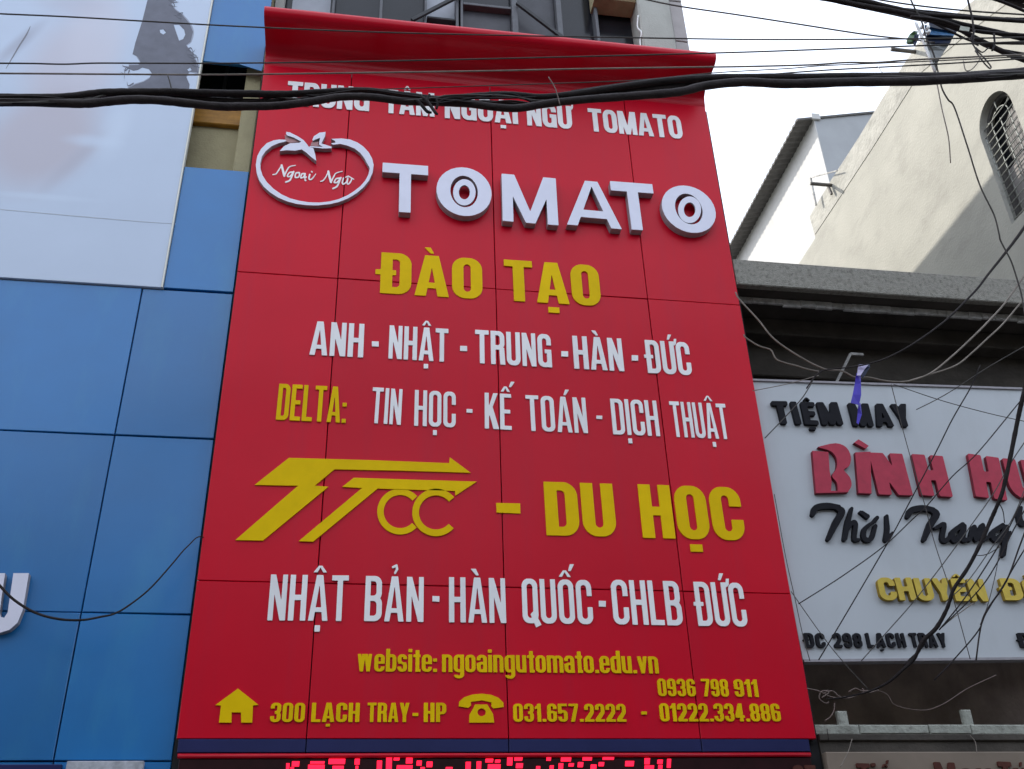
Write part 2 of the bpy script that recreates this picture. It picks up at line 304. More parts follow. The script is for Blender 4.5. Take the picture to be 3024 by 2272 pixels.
def glyph(ch, w, s, b, st=.012, wide=False):
    g = G(st, w); E = g.box
    ro = w * .42 if not wide else w * .5; ri = max((w - 2 * s) * .5, .02)
    def ring(x0, y0, x1, y1, bb=b):
        if wide: return sub(g.el((x0 + x1) / 2, (y0 + y1) / 2, (x1 - x0) / 2, (y1 - y0) / 2), g.el((x0 + x1) / 2, (y0 + y1) / 2, (x1 - x0) / 2 - s, (y1 - y0) / 2 - bb))
        return sub(g.rr(x0, y0, x1, y1, ro), g.rr(x0 + s, y0 + bb, x1 - s, y1 - bb, ri))
    def bowl(y0, y1, x1=w, bb=b):
        o = U(E(0, y0, x1 / 2, y1), g.rr(0, y0, x1, y1, ro)); h = U(E(s, y0 + bb, x1 / 2, y1 - bb), g.rr(s, y0 + bb, x1 - s, y1 - bb, ri)) if x1 / 2 > s else g.rr(s, y0 + bb, x1 - s, y1 - bb, ri)
        return o, h
    d = unicodedata.normalize('NFD', ch); c = d[0]; marks = d[1:]; xh = .76; q = .1
    if c == 'O': r = ring(0, 0, w, 1)
    elif c in '0': r = ring(0, 0, w, 1)
    elif c == 'Q': r = U(ring(0, 0, w, 1), g.conv([(w * .5, .2), (w * .72, .28), (w + .07, -.03), (w * .82, -.09)]))
    elif c == 'C': r = sub(ring(0, 0, w, 1), E(w - s - .02, .38, w + .1, .63))
    elif c == 'G': r = U(sub(ring(0, 0, w, 1), E(w - s - .02, .5, w + .1, .66)), E(w * .52, .42, w, .42 + b * .85), E(w - s * .8, 0, w, .45))
    elif c in 'DĐ':
        o, h = bowl(0, 1); r = sub(o, h)
        if c == 'Đ': r = U(r, E(-s * .45, .45, w * .5, .45 + b * .75))
    elif c == 'P': o, h = bowl(.4, 1); r = U(sub(o, h), E(0, 0, s, 1))
    elif c == 'R': o, h = bowl(.44, 1); r = U(sub(o, h), E(0, 0, s, 1), g.conv([(w - s * 1.0, 0), (w + .015, 0), (w - s * .1, .5), (w - s * 1.15, .5)]))
    elif c == 'B':
        o, h = bowl(.5 - b / 2, 1, w * .97); o2, h2 = bowl(0, .5 + b / 2); r = sub(U(o, o2), h, h2)
    elif c == 'E': r = U(E(0, 0, s, 1), E(0, 0, w, b), E(0, 1 - b, w, 1), E(0, .5 - b / 2, w * .9, .5 + b / 2))
    elif c == 'F': r = U(E(0, 0, s, 1), E(0, 1 - b, w, 1), E(0, .5 - b / 2, w * .9, .5 + b / 2))
    elif c == 'L': r = U(E(0, 0, s, 1), E(0, 0, w, b))
    elif c == 'T': r = U(E(w / 2 - s / 2, 0, w / 2 + s / 2, 1), E(0, 1 - b, w, 1))
    elif c == 'I': r = E(0, 0, s, 1)
    elif c == 'H': r = U(E(0, 0, s, 1), E(w - s, 0, w, 1), E(0, .5 - b / 2, w, .5 + b / 2))
    elif c == 'N': r = U(E(0, 0, s * .92, 1), E(w - s * .92, 0, w, 1), g.conv([(0, 1), (s * 1.0, 1), (w, 0), (w - s * 1.0, 0)]))
    elif c == 'M': r = U(E(0, 0, s * .95, 1), E(w - s * .95, 0, w, 1), g.conv([(0, 1), (s * 1.15, 1), (w / 2 + s * .42, 0), (w / 2 - s * .42, 0)]), g.conv([(w, 1), (w - s * 1.15, 1), (w / 2 - s * .42, 0), (w / 2 + s * .42, 0)]))
    elif c == 'A':
        o = g.conv([(0, 0), (w, 0), (w / 2 + s * .6, 1), (w / 2 - s * .6, 1)])
        r = U(g.conv([(0, 0), (s * .98, 0), (w / 2 + s * .2, 1), (w / 2 - s * .6, 1)]), g.conv([(w, 0), (w - s * .98, 0), (w / 2 - s * .2, 1), (w / 2 + s * .6, 1)]), np.maximum(o, E(0, .19, w, .19 + b * .85)))
    elif c == 'V': r = U(g.conv([(0, 1), (s, 1), (w / 2 + s * .45, 0), (w / 2 - s * .45, 0)]), g.conv([(w, 1), (w - s, 1), (w / 2 - s * .45, 0), (w / 2 + s * .45, 0)]))
    elif c == 'Y': r = U(g.conv([(0, 1), (s * 1.05, 1), (w / 2 + s * .5, .4), (w / 2 - s * .5, .34)]), g.conv([(w, 1), (w - s * 1.05, 1), (w / 2 - s * .5, .4), (w / 2 + s * .5, .34)]), E(w / 2 - s / 2, 0, w / 2 + s / 2, .45))
    elif c == 'K': r = U(E(0, 0, s, 1), g.conv([(s * .9, .30), (s * .9, .58), (w - s * 1.1, 1), (w, 1)]), g.conv([(s * .95, .48), (s * 1.75, .66), (w + .03, 0), (w - s * 1.1, 0)]))
    elif c == 'U': r = np.maximum(sub(g.rr(0, 0, w, 1.5, ro), g.rr(s, b, w - s, 1.7, ri)), g.Y - 1)
    elif c == 'S': r = sub(U(ring(0, .5 - b / 2, w, 1), ring(0, 0, w, .5 + b / 2)), E(w - s - .02, .5 + b / 2 - .03, w + .1, .7), E(-.1, .3, s + .02, .5 - b / 2 + .03))
    elif c == '1': r = U(E(w - s, 0, w, 1), g.conv([(w - s * .5, 1), (w - s * .5, .8), (0, .68), (0, .82)]))
    elif c == '2': r = U(np.maximum(sub(ring(0, .3, w, 1), E(-.1, .2, w * .5, .66)), .52 - g.Y), g.conv([(0, 0), (0, b * 1.1), (w - s, .58), (w, .62), (w - .02, .46), (s * 1.2, b * .5)]), E(0, 0, w, b))
    elif c == '3': r = sub(U(ring(0, .5 - b / 2, w, 1), ring(0, 0, w, .5 + b / 2)), E(-.1, .3, s + .02, .7), E(-.1, .5 - b, w * .35, .5 + b))
    elif c == '4': r = U(E(w * .82 - s, 0, w * .82, 1), E(0, .2, w, .2 + b), g.conv([(0, .2), (0, .2 + b * 1.2), (w * .82 - s * 1.0, 1), (w * .82 - s * .1, 1), (s, .2 + b * .6)]))
    elif c == '5': r = U(E(0, .45, s, 1), E(0, 1 - b, w * .95, 1), sub(ring(0, 0, w, .64), E(-.1, .28, s + .02, .45)))
    elif c == '6': r = U(sub(ring(0, 0, w, 1), E(w - s - .02, .56, w + .1, .7)), ring(0, 0, w, .6, b * .9))
    elif c == '9': r = U(sub(ring(0, 0, w, 1), E(-.1, .3, s + .02, .44)), ring(0, .4, w, 1, b * .9))
    elif c == '7': r = U(E(0, 1 - b, w, 1), g.conv([(w, 1), (w - s * 1.0, 1 - b), (w * .18, 0), (w * .18 + s * 1.05, 0), (w, 1 - b)]))
    elif c == '8': r = U(ring(0, .5 - b / 2, w, 1), ring(0, 0, w, .5 + b / 2))
    elif c == '-': r = E(0, .42, w, .42 + b)
    elif c == '.': r = E(0, 0, s, s * .8)
    elif c == ':': r = U(E(0, 0, s, s * .8), E(0, .45, s, .45 + s * .8))
    elif c == 'o': r = ring(0, 0, w, xh)
    elif c == 'e': r = U(sub(ring(0, 0, w, xh), E(w - s - .02, .22, w + .1, .34)), E(s * .5, .34, w, .34 + b * .8))
    elif c == 'a': r = U(sub(ring(0, 0, w, xh), E(-.1, .40, s + .02, .52)), ring(0, 0, w, .45, b * .9), E(w - s, 0, w, .5))
    elif c in 'nhm':
        if c == 'm': ww = (w + s) / 2
        else: ww = w
        def arch(x): return np.maximum(sub(g.rr(x, -.6, x + ww, xh, ww * .42), g.rr(x + s, -.7, x + ww - s, xh - b, ri)), -g.Y)
        r = U(E(0, 0, s, 1 if c == 'h' else xh), arch(0))
        if c == 'm': r = U(r, arch(ww - s))
    elif c == 'u': r = U(np.maximum(sub(g.rr(0, 0, w, 1.5, ro), g.rr(s, b, w - s, 1.7, ri)), g.Y - xh), E(w - s, 0, w, xh))
    elif c == 'g': r = U(ring(0, 0, w, xh), E(w - s, -.1, w, xh), sub(ring(0, -.27, w, .3), E(-.1, -.12, w - s, .5)), E(w - s, -.15, w, .2))
    elif c == 'b': r = U(E(0, 0, s, 1), ring(0, 0, w, xh))
    elif c == 'd': r = U(E(w - s, 0, w, 1), ring(0, 0, w, xh))
    elif c == 'i': r = U(E(0, 0, s, xh), E(0, .86, s, 1) if not marks else E(0, 0, s, xh))
    elif c == 'ı': r = E(0, 0, s, xh)
    elif c == 'l': r = E(0, 0, s, 1)
    elif c == 't': r = U(E(w * .3, .05, w * .3 + s, .95), E(0, xh - b, w, xh), E(w * .3, 0, w, b))
    elif c == 's': r = sub(U(ring(0, xh / 2 - b / 2, w, xh), ring(0, 0, w, xh / 2 + b / 2)), E(w - s - .02, xh / 2 + b / 2 - .03, w + .1, .55), E(-.1, .22, s + .02, xh / 2 - b / 2 + .03))
    elif c == 'v': r = U(g.conv([(0, xh), (s, xh), (w / 2 + s * .45, 0), (w / 2 - s * .45, 0)]), g.conv([(w, xh), (w - s, xh), (w / 2 - s * .45, 0), (w / 2 + s * .45, 0)]))
    elif c == 'y': r = U(g.conv([(0, xh), (s, xh), (w / 2 + s * .45, 0), (w / 2 - s * .45, 0)]), g.conv([(w, xh), (w - s, xh), (w * .2, -.28), (w * .2 + s, -.28)]))
    elif c == 'w':
        h = w / 2
        r = U(*[g.conv([(x, xh), (x + s * .9, xh), (x + h / 2 + s * .5, 0), (x + h / 2 - s * .35, 0)]) for x in (0, h - s * .3)], *[g.conv([(x + h, xh), (x + h - s * .9, xh), (x + h / 2 - s * .35, 0), (x + h / 2 + s * .5, 0)]) for x in (0, h - s * .3)])
        r = np.maximum(r, g.X - w - .05)
    else: r = E(0, 0, w, 1)
    top = 1.0 if c.isupper() else xh; cx = w / 2; t = min(.075, s * .55)
    both = '\u0302' in marks and any(m in marks for m in '\u0301\u0300\u0309')
    for m in marks:
        if m == '\u0302':
            hh = top + .06; k = min(.17, w * .42)
            r = U(r, g.conv([(cx - k, hh), (cx - k + t * 1.3, hh), (cx + t * .3, hh + .15), (cx - t * .6, hh + .15)]), g.conv([(cx + k, hh), (cx + k - t * 1.3, hh), (cx - t * .3, hh + .15), (cx + t * .6, hh + .15)]))
        elif m == '\u0301':
            x0, y0 = (cx + .02, top + .05) if not both else (cx + .1, top + .2)
            r = U(r, g.conv([(x0, y0), (x0 + t, y0), (x0 + .12 + t * .8, y0 + .16), (x0 + .06, y0 + .16)]))
        elif m == '\u0300': r = U(r, g.conv([(cx + .05, top + .05), (cx + .05 - t, top + .05), (cx - .12 - t * .6, top + .2), (cx - .03, top + .2)]))
        elif m == '\u0309': r = U(r, g.cap((cx - .06, top + .21), (cx + .03, top + .25), .026), g.cap((cx + .03, top + .25), (cx + .05, top + .17), .03), g.cap((cx + .05, top + .17), (cx, top + .08), .026))
        elif m == '\u0323': r = U(r, E(cx - s * .5, -.23, cx + s * .5, -.095))
        elif m == '\u0303': r = U(r, g.cap((cx - .15, top + .08), (cx - .05, top + .15), .03), g.cap((cx - .05, top + .15), (cx + .06, top + .09), .03), g.cap((cx + .06, top + .09), (cx + .15, top + .16), .03))
        elif m == '\u031b': r = U(r, E(w - .03, top - b * .8, w + .07, top), g.conv([(w + .01, top - b), (w + .1, top - b * .5), (w + .13, top + .09), (w + .04, top + .09)]))
    return g, r

def blur(a, n):
    for _ in range(n):
        p = np.pad(a, 1, mode='edge'); a = (p[:-2, 1:-1] + p[2:, 1:-1] + p[1:-1, :-2] + p[1:-1, 2:] + p[1:-1, 1:-1]) / 5
    return a

def trace(x, y, F, tol):
    """marching squares; returns simplified closed loops"""
    F = np.where(np.abs(F) < 1e-9, 1e-9, F); I = F < 0
    c = I[:-1, :-1] * 1 + I[:-1, 1:] * 2 + I[1:, 1:] * 4 + I[1:, :-1] * 8
    TAB = {1: [(3, 0)], 2: [(0, 1)], 3: [(3, 1)], 4: [(1, 2)], 5: [(3, 0), (1, 2)], 6: [(0, 2)], 7: [(3, 2)], 8: [(2, 3)], 9: [(2, 0)], 10: [(0, 1), (2, 3)], 11: [(2, 1)], 12: [(1, 3)], 13: [(1, 0)], 14: [(0, 3)]}
    nxt = {}; pos = {}
    def pt(j, i, e):
        if e == 0: k = (j, i, 0); a, b = (j, i), (j, i + 1)
        elif e == 2: k = (j + 1, i, 0); a, b = (j + 1, i), (j + 1, i + 1)
        elif e == 3: k = (j, i, 1); a, b = (j, i), (j + 1, i)
        else: k = (j, i + 1, 1); a, b = (j, i + 1), (j + 1, i + 1)
        if k not in pos:
            fa, fb = F[a], F[b]; t = fa / (fa - fb)
            pos[k] = (x[a[1]] + (x[b[1]] - x[a[1]]) * t, y[a[0]] + (y[b[0]] - y[a[0]]) * t)
        return k
    js, is_ = np.nonzero((c > 0) & (c < 15))
    for j, i in zip(js.tolist(), is_.tolist()):
        for e0, e1 in TAB[int(c[j, i])]: nxt.setdefault(pt(j, i, e0), []).append(pt(j, i, e1))
    loops = []
    while nxt:
        k = next(iter(nxt)); l = []
        while k in nxt:
            l.append(pos[k]); q = nxt[k]; n = q.pop()
            if not q: del nxt[k]
            k = n
        if len(l) > 5: loops.append(simplify(l, tol))
    return [[(float(a), float(b)) for a, b in l] for l in loops if len(l) > 2]
def simplify(l, tol):
    def dp(a):
        if len(a) < 3: return a
        p, q = np.array(a[0]), np.array(a[-1]); v = q - p; L = np.hypot(*v); A = np.array(a)
        d = np.abs((A[:, 0] - p[0]) * v[1] - (A[:, 1] - p[1]) * v[0]) / L if L > 1e-9 else np.hypot(*(A - p).T)
        k = int(d.argmax())
        return dp(a[:k + 1])[:-1] + dp(a[k:]) if d[k] > tol else [a[0], a[-1]]
    A = np.array(l); k = int(np.hypot(*(A - A[0]).T).argmax())
    return dp(l[:k + 1])[:-1] + dp(l[k:] + [l[0]])[:-1]

STY = {  # width, stem, bar, gap
    'impact': (.66, .25, .16, .07), 'impact1': (.70, .25, .17, .06), 'goth': (.47, .158, .13, .065), 'thin': (.37, .118, .105, .06), 'goth6': (.43, .135, .115, .065),
    'delta': (.38, .135, .11, .05), 'num': (.50, .19, .135, .07), 'web': (.47, .175, .12, .055), 'wide': (1.14, .24, .2, .16),
    'brush': (.66, .25, .19, .13), 'fat': (.86, .36, .24, .10), 'chuy': (.66, .23, .2, .06), 'addr': (.58, .21, .17, .14), 'cream': (.7, .24, .18, .12)}
RAT = {'I': None, 'i': None, 'l': None, '.': None, ':': None, 'M': 1.32, 'W': 1.4, 'm': 1.62, 'w': 1.5, 'L': .84, 'E': .86, 'F': .84, 'T': .98, 'A': 1.12, 'P': .97, '1': .62, 't': .7, '-': .6, 'Y': 1.06, 's': .92, 'V': 1.1, 'v': 1.0}
def gw(ch, sty):
    w, s, b, gp = STY[sty]; c = unicodedata.normalize('NFD', ch)[0]
    if c in RAT: return s if RAT[c] is None else w * RAT[c]
    return w
_cache = {}
def letter_mesh(ch, sty, depth, mats, step=.013, bl=0, tol=.0035):
    k = (ch, sty, depth, mats[0].name, bl)
    if k not in _cache:
        w, s, b, gp = STY[sty]
        g, r = glyph(ch, gw(ch, sty), s, b, step, sty == 'wide')
        if bl: r = blur(r, bl)
        _cache[k] = plate(trace(g.x, g.y, r, tol), depth).mesh('letter', list(mats))
    return _cache[k]
def text(parent, word, pL, pR, cap, y, sty, mats, depth=.02, step=.013, bl=0, tilt=None, adv=None, jit=0):
    """a word set between two measured baseline points (source pixels) on the plane y; each letter is its own part"""
    a = Y(pL, y); b = Y(pR, y); top = Y((pL[0], pL[1] - cap), y)
    L = (b - a).length; H = top.z - a.z; ang = math.atan2(b.z - a.z, b.x - a.x)
    w, s, bb, gp = STY[sty]
    ws = [gw(c, sty) for c in word]; nat = sum(ws) + gp * (len(word) - 1)
    k = L / (nat * H); x = 0; base = world(parent)
    for i, c in enumerate(word):
        me = letter_mesh(c, sty, depth, mats, step, bl)
        px = x * k * H; p = a + (b - a).normalized() * px - base + Vector((0, depth, 0))
        o = link('letter', me, parent, p)
        o.scale = (k * H, 1, H); o.rotation_euler = (0, -ang + (random.uniform(-jit, jit) if jit else 0) - (tilt[i] if tilt else 0), 0)
        x += ws[i] + gp
    return k

def flat(parent, name, pts, y, depth, mats, holes=(), label=None, smoothk=0):
    if smoothk:
        q = smooth_path([(a, b, 0) for a, b in list(pts[-2:]) + list(pts) + list(pts[:2])], smoothk); q = q[smoothk * 2:-smoothk * 2 + smoothk - 1][:len(pts) * smoothk]
        pts = [(v.x, v.y) for v in q]
    """a solid plate whose outline was measured on the plane y (front face)"""
    def lp(p): 
        q = [Y(s, y) for s in p]
        return [(v.x, v.z) for v in q]
    mb = plate([lp(pts)] + [lp(h) for h in holes], depth, y0=y + depth)
    return mb.build(name, mats, parent, label=label)
def strokes(parent, name, segs, y, depth, mats, step, tol=.15, pad=12, label=None, cell=None):
    """brush strokes in source pixels -> one plate; segs: list of (points, r or radii)"""
    P = [(p, r) for pts, r in segs for p in pts]
    xs = [p[0][0] for p in P]; ys = [p[0][1] for p in P]
    x = np.arange(min(xs) - pad, max(xs) + pad, step); yy = np.arange(min(ys) - pad, max(ys) + pad, step)
    X, Yg = np.meshgrid(x, yy); F = np.full(X.shape, 1e3)
    for pts, r in segs:
        pp = smooth_path([(a, b, 0) for a, b in pts], 4) if len(pts) > 2 else [Vector((a, b, 0)) for a, b in pts]
        n = len(pp); rr = [np.interp(i / (n - 1), np.linspace(0, 1, len(r)), r) for i in range(n)] if hasattr(r, '__len__') else [r] * n
        for i in range(n - 1):
            ax, ay = pp[i].x, pp[i].y; bx, by = pp[i + 1].x, pp[i + 1].y; L2 = (bx - ax) ** 2 + (by - ay) ** 2 or 1e-9
            t = np.clip(((X - ax) * (bx - ax) + (Yg - ay) * (by - ay)) / L2, 0, 1)
            F = np.minimum(F, np.hypot(X - ax - t * (bx - ax), Yg - ay - t * (by - ay)) - (rr[i] + t * (rr[i + 1] - rr[i])))
    loops = [[(lambda v: (v.x, v.z))(Y(s, y)) for s in l] for l in trace(x, yy, F, tol)]
    return plate(loops, depth, y0=y + depth).build(name, mats, parent, label=label)

# ================================================================== SETTING
MB().box(-400, 400, -400, 400, -.3, -.004).build('ground', M['paving'], kind='structure')
MB().box(-200, 200, -13, -2.2, -.1, 0.0).build('road', M['asphalt'], kind='structure')
MB().box(-200, 200, -2.196, 14, -.1, .13).build('pavement', M['paving'], kind='structure')

# the far side of the street, behind the camera: its houses darken the low reflections in the glossy panels
x = -42; ro_ = random.Random(11)
while x < 44:
    w_ = ro_.uniform(4, 6.5); h_ = ro_.uniform(7.5, 12.5)
    ob = thing('street_house', (x + w_ / 2, -18, 0), 'plain house across the street behind the viewer', 'building', 'houses across the street')
    m = MB().box(x, x + w_ - .05, -26, -15.5, -.002, h_)
    m.build('wall', M[ro_.choice(['farA', 'farB', 'farC'])], ob)
    m = MB().box(x + .4, x + w_ - .4, -15.49, -15.44, .3, 3.2)
    for k in range(int((h_ - 3.6) / 3)):
        m.box(x + .9, x + w_ - .9, -15.49, -15.44, 4.2 + 3 * k, 5.9 + 3 * k)
    m.build('dark_openings', M['darkvoid'], ob); x += w_

# ================================================================== BLUE-CLAD BUILDING (left)
bb = thing('blue_clad_building', (-2, .4, 0), 'building clad in sky blue panels left of the red sign', 'building')
m = MB()
m.box(-6, -.62, .32, 12, .13, 13).box(-.62, -.03, .62, 12, .13, 13).box(-.62, -.03, .32, .62, .13, 8.43).box(-.62, -.03, .32, .62, 9.3, 13)
m.build('wall', M['beige'], bb)
xs = [-4.4, -3.14, -1.915, -.69, -.022]; zs = [.4, 1.6, 2.832, 3.73, 4.998, 6.258]
for i in range(4):
    for j in range(5):
        buckle(MB().bbox(xs[i] + .0045, xs[i + 1] - (.0045 if i < 3 else 0), .06, .09, zs[j] + .0035, zs[j + 1] - .0035, .004), .006).build('panel', M['blue'], bb)
MB().bbox(-.537, -.022, .06, .09, 6.272, 7.497, .004).build('panel', M['blue'], bb)
MB().bbox(-.537, -.022, .06, .09, 8.735, 9.99, .004).build('panel', M['blue'], bb)
MB().bbox(-.537, -.022, .06, .09, 10.0, 11.25, .004).build('panel', M['blue'], bb)
MB().box(-4.4, -.035, .092, .10, .4, 6.27).build('cladding_backing', M['navy'], bb)
MB().box(-4.4, -.54, .092, .10, 6.28, 11.2).build('cladding_backing', M['blackb'], bb)
# open bay behind the missing panel
f = [Y(p, .055) for p in (zo(640, 122), zo(880, 118), zo(862, 190))]
MB().add([f[0], f[1], f[2]] + [v + Vector((0, .006, 0)) for v in f], [(0, 2, 1), (3, 4, 5), (0, 1, 4, 3), (1, 2, 5, 4), (2, 0, 3, 5)]).build('bent_panel_corner', M['blue'], bb)
MB().box(-.60, -.175, .34, .60, 8.43, 8.46).box(-.6, -.175, .598, .61, 8.46, 9.3).build('window_opening', M['darkvoid'], bb)
MB().bbox(-.60, -.175, .27, .318, 8.205, 8.428, .008).build('wooden_sill', M['wood'], bb)
MB().bbox(-.172, -.032, .17, .33, 7.3, 9.3, .01).build('pilaster', M['beige'], bb)
MB().box(-.60, -.18, .40, .42, 8.44, 9.3).build('window_pane', M['glass'], bb)
MB().box(-.40, -.37, .37, .40, 8.44, 9.3).build('window_frame', M['brace'], bb)
# raised white letter, cut by the photo's left edge
flat(bb, 'letter', [z5(*p) for p in ((125, 815), (98, 975), (75, 1030), (40, 1060), (0, 1072), (-50, 1065), (-85, 1030), (-88, 980), (-62, 815), (22, 815), (5, 930), (-2, 985), (4, 1004), (18, 1008), (33, 985), (58, 815))], .01, .05, [M['alum'], M['alumside']], label='raised white letter U cut by the edge of the photo')

po = thing('poster_billboard', (-2, .05, 6.26), 'large pale poster billboard with printed dark hair above blue panels', 'billboard')
pm = mat('pale_print', (.54, .62, .75), .42, .02, 2, .03, 1.2, .3)
# printed soft pinkish figure areas
nt = pm.node_tree; b = nt.nodes['Principled BSDF']; cur = b.inputs['Base Color'].links[0].from_socket
geo = nt.nodes.new('ShaderNodeNewGeometry')
def blob(cur, p, sx, sz, col, amt, rot=0, hard=.25):
    c = Y(p, .045); mp = nt.nodes.new('ShaderNodeMapping'); mp.vector_type = 'TEXTURE'
    mp.inputs['Location'].default_value = c; mp.inputs['Rotation'].default_value = (0, rot, 0); mp.inputs['Scale'].default_value = (sx, 50, sz)
    nt.links.new(geo.outputs['Position'], mp.inputs[0])
    l = nt.nodes.new('ShaderNodeVectorMath'); l.operation = 'LENGTH'; nt.links.new(mp.outputs[0], l.inputs[0])
    r = nt.nodes.new('ShaderNodeMapRange'); r.interpolation_type = 'SMOOTHSTEP'; r.inputs['From Min'].default_value = 1; r.inputs['From Max'].default_value = hard
    r.inputs['To Min'].default_value = 0; r.inputs['To Max'].default_value = amt; nt.links.new(l.outputs['Value'], r.inputs['Value'])
    k = nt.nodes.new('ShaderNodeMix'); k.data_type = 'RGBA'; nt.links.new(r.outputs[0], k.inputs['Factor']); nt.links.new(cur, k.inputs[6]); k.inputs[7].default_value = (*col, 1)
    return k.outputs[2]
cur = blob(cur, z4(300, 300), .5, .9, (.57, .55, .62), .85, 0, .3)
cur = blob(cur, z4(180, 600), .55, .75, (.52, .49, .55), .9, .3, .4)
cur = blob(cur, z4(420, 150), .35, .8, (.62, .62, .70), .7, 0, .3)
cur = blob(cur, z4(80, 190), .10, .50, (.36, .36, .43), .6, .45, .05)
cur = blob(cur, z4(330, 690), .10, .62, (.44, .43, .50), .45, .5, .05)
cur = blob(cur, z4(400, 610), .30, .10, (.62, .72, .86), .6, 0, .1)
cur = blob(cur, z4(330, 20), .5, .25, (.50, .48, .55), .5, 0, .1)
cur = blob(cur, z4(500, 560), .16, .5, (.62, .71, .84), .6, .1, .1)
cur = blob(cur, z4(180, 850), .6, .05, (.60, .69, .82), .6, 0, .1)
nt.links.new(cur, b.inputs['Base Color'])
MB().bbox(-4.2, -.553, .045, .09, 6.262, 11.2, .003).build('printed_sheet', pm, po)
MB().box(-.552, -.540, .038, .09, 6.262, 11.2).build('edge_trim', M['poster_edge'], po)
hp = [(1490, -30), (1460, 90), (1430, 210), (1395, 320), (1360, 430), (1332, 545), (1380, 570), (1400, 600), (1415, 635), (1390, 655), (1300, 655), (1285, 690), (1340, 712), (1380, 705), (1430, 680), (1495, 695), (1525, 735), (1500, 790), (1440, 825), (1360, 850), (1290, 885), (1330, 930), (1895, 930), (1905, 850), (1870, 770), (1905, 720), (1985, 730), (1975, 640), (1940, 560), (1900, 500), (1870, 455), (1915, 420), (1940, 320), (1900, 230), (1830, 150), (1760, 100), (1720, 40), (1750, 10), (1730, -30)]
flat(po, 'printed_hair', [zp(*p) for p in hp], .0435, .0012, [M['hair']] * 2, holes=[[zp(*p) for p in ((1745, 250), (1800, 250), (1850, 300), (1862, 350), (1840, 395), (1800, 410), (1775, 340))], [zp(*p) for p in ((1605, 300), (1640, 295), (1668, 330), (1640, 348), (1610, 330))], [zp(*p) for p in ((1880, 700), (1910, 680), (1925, 705), (1900, 722))]])
soft = []
for a_, b_ in ((6, 11), (17, 21), (24, 38)):
    soft.append(([zp(*hp[i % len(hp)]) for i in range(a_, b_)], 2.6))
strokes(po, 'printed_hair_edge', soft, .0442, .001, [M['hairsoft']] * 2, 1.5)
rng = random.Random(3)
ws = []
for k in range(26):
    x0 = rng.choice([1700, 1760, 1880, 1900, 1930, 1340, 1300]); y0 = {1700: 10, 1760: 110, 1880: 500, 1900: 560, 1930: 620, 1340: 860, 1300: 670}[x0] + rng.uniform(-40, 40)
    sx = 1 if x0 > 1400 else -1
    ws.append(([zp(x0, y0), zp(x0 + sx * rng.uniform(20, 60), y0 + rng.uniform(-20, 60)), zp(x0 + sx * rng.uniform(50, 100), y0 + rng.uniform(-30, 150))], [1.6, 1.0, .35]))
strokes(po, 'printed_hair_wisps', ws, .0415, .001, [M['hair']] * 2, 1.0)
strokes(po, 'printed_shoulder_line', [([zp(305, 265), zp(265, 350), zp(200, 450), zp(130, 570), zp(60, 690)], [.5, 2.2, 2.0, 1.6, .6])], .0435, .001, [M['line']] * 2, 1.0)
strokes(po, 'sheet_seam', [([z4(0, 905), z4(340, 935), z4(600, 957), z4(760, 968)], [.9, 1.1, .9, .5])], .0435, .001, [M['seam']] * 2, 1.0)
# sheet at the foot of the blue wall
ss = thing('shop_sign_top', (-.6, 0, 2.7), 'dusty white sheet edge at the foot of the blue wall', 'signboard')
MB().bbox(-.60, -.17, .0, .05, 2.3, 2.822, .004).build('white_sheet', M['grey_board'], ss)
MB().bbox(-3.2, -.63, .01, .05, 2.3, 2.806, .004).build('navy_sheet', M['navy'], ss)

# ================================================================== NARROW BUILDING BEHIND THE RED SIGN
nb = thing('narrow_building', (2.05, .4, 0), 'narrow building with dark steel windows behind the red sign', 'building')
MB().box(-.028, 4.1, .47, 12, .13, 14.66).box(-.02, .06, .3, .47, 8.0, 14.6).build('wall', M['render_'], nb)
MB().box(-.015, 4.095, .06, .465, 2.3, 8.7).build('sign_frame_wall', M['blackb'], nb)
MB().bbox(3.60, 3.95, .16, .465, 8.6, 14.6, .02).build('column', M['render_'], nb)
z = 8.6
while z < 14.4:
    MB().bbox(3.957, 4.098, .2, .465, z + .006, z + .60, .006).build('tile', M['stonepl'], nb); z += .61
w = MB().box(.06, 3.6, .43, .44, 8.7, 13.5).build('window_glass', M['glass'], nb)
MB().box(1.815, 2.305, .40, .428, 8.9, 10.18).build('window_pane', M['glass2'], nb)
MB().box(2.375, 2.77, .40, .428, 8.9, 13.2).build('window_pane', M['glass2'], nb)
MB().box(1.45, 1.735, .40, .428, 8.9, 13.2).build('window_pane', M['paleglass'], nb)
MB().box(1.815, 2.305, .40, .428, 10.24, 13.2).build('window_pane', M['glass'], nb)
MB().box(.13, .5, .40, .428, 8.9, 13.2).build('window_pane', M['paleglass'], nb)
for x0, x1 in ((.52, .545), (.98, 1.01), (1.425, 1.445), (1.738, 1.765), (1.785, 1.81), (2.31, 2.37), (2.775, 2.83), (3.18, 3.21)):
    MB().bbox(x0, x1, .31, .43, 8.8, 13.2, .004).build('window_mullion', M['frame'], nb)
MB().bbox(1.812, 2.308, .33, .43, 10.19, 10.225, .004).build('window_transom', M['frame'], nb)
MB().bbox(1.452, 1.736, .33, .398, 9.93, 9.96, .004).build('window_transom', M['brace'], nb)
for a, c in (((1.78, .28, 10.256), (1.30, .28, 9.81)), ((2.36, .28, 10.23), (2.90, .28, 9.69))):
    MB().bar(a, c, .035, .03).build('diagonal_brace', M['brace'], nb)
MB().bbox(3.16, 3.598, .17, .40, 10.34, 10.9, .03).build('air_vent_hood', M['beige'], nb)
MB().tube(smooth_path([(3.585, .2, z) for z in (9.6, 9.75)] + [(3.6, .17, 9.85), (3.575, .19, 9.95), (3.59, .17, 10.1)]), .008, 6).build('window_cord', M['rod'], nb)

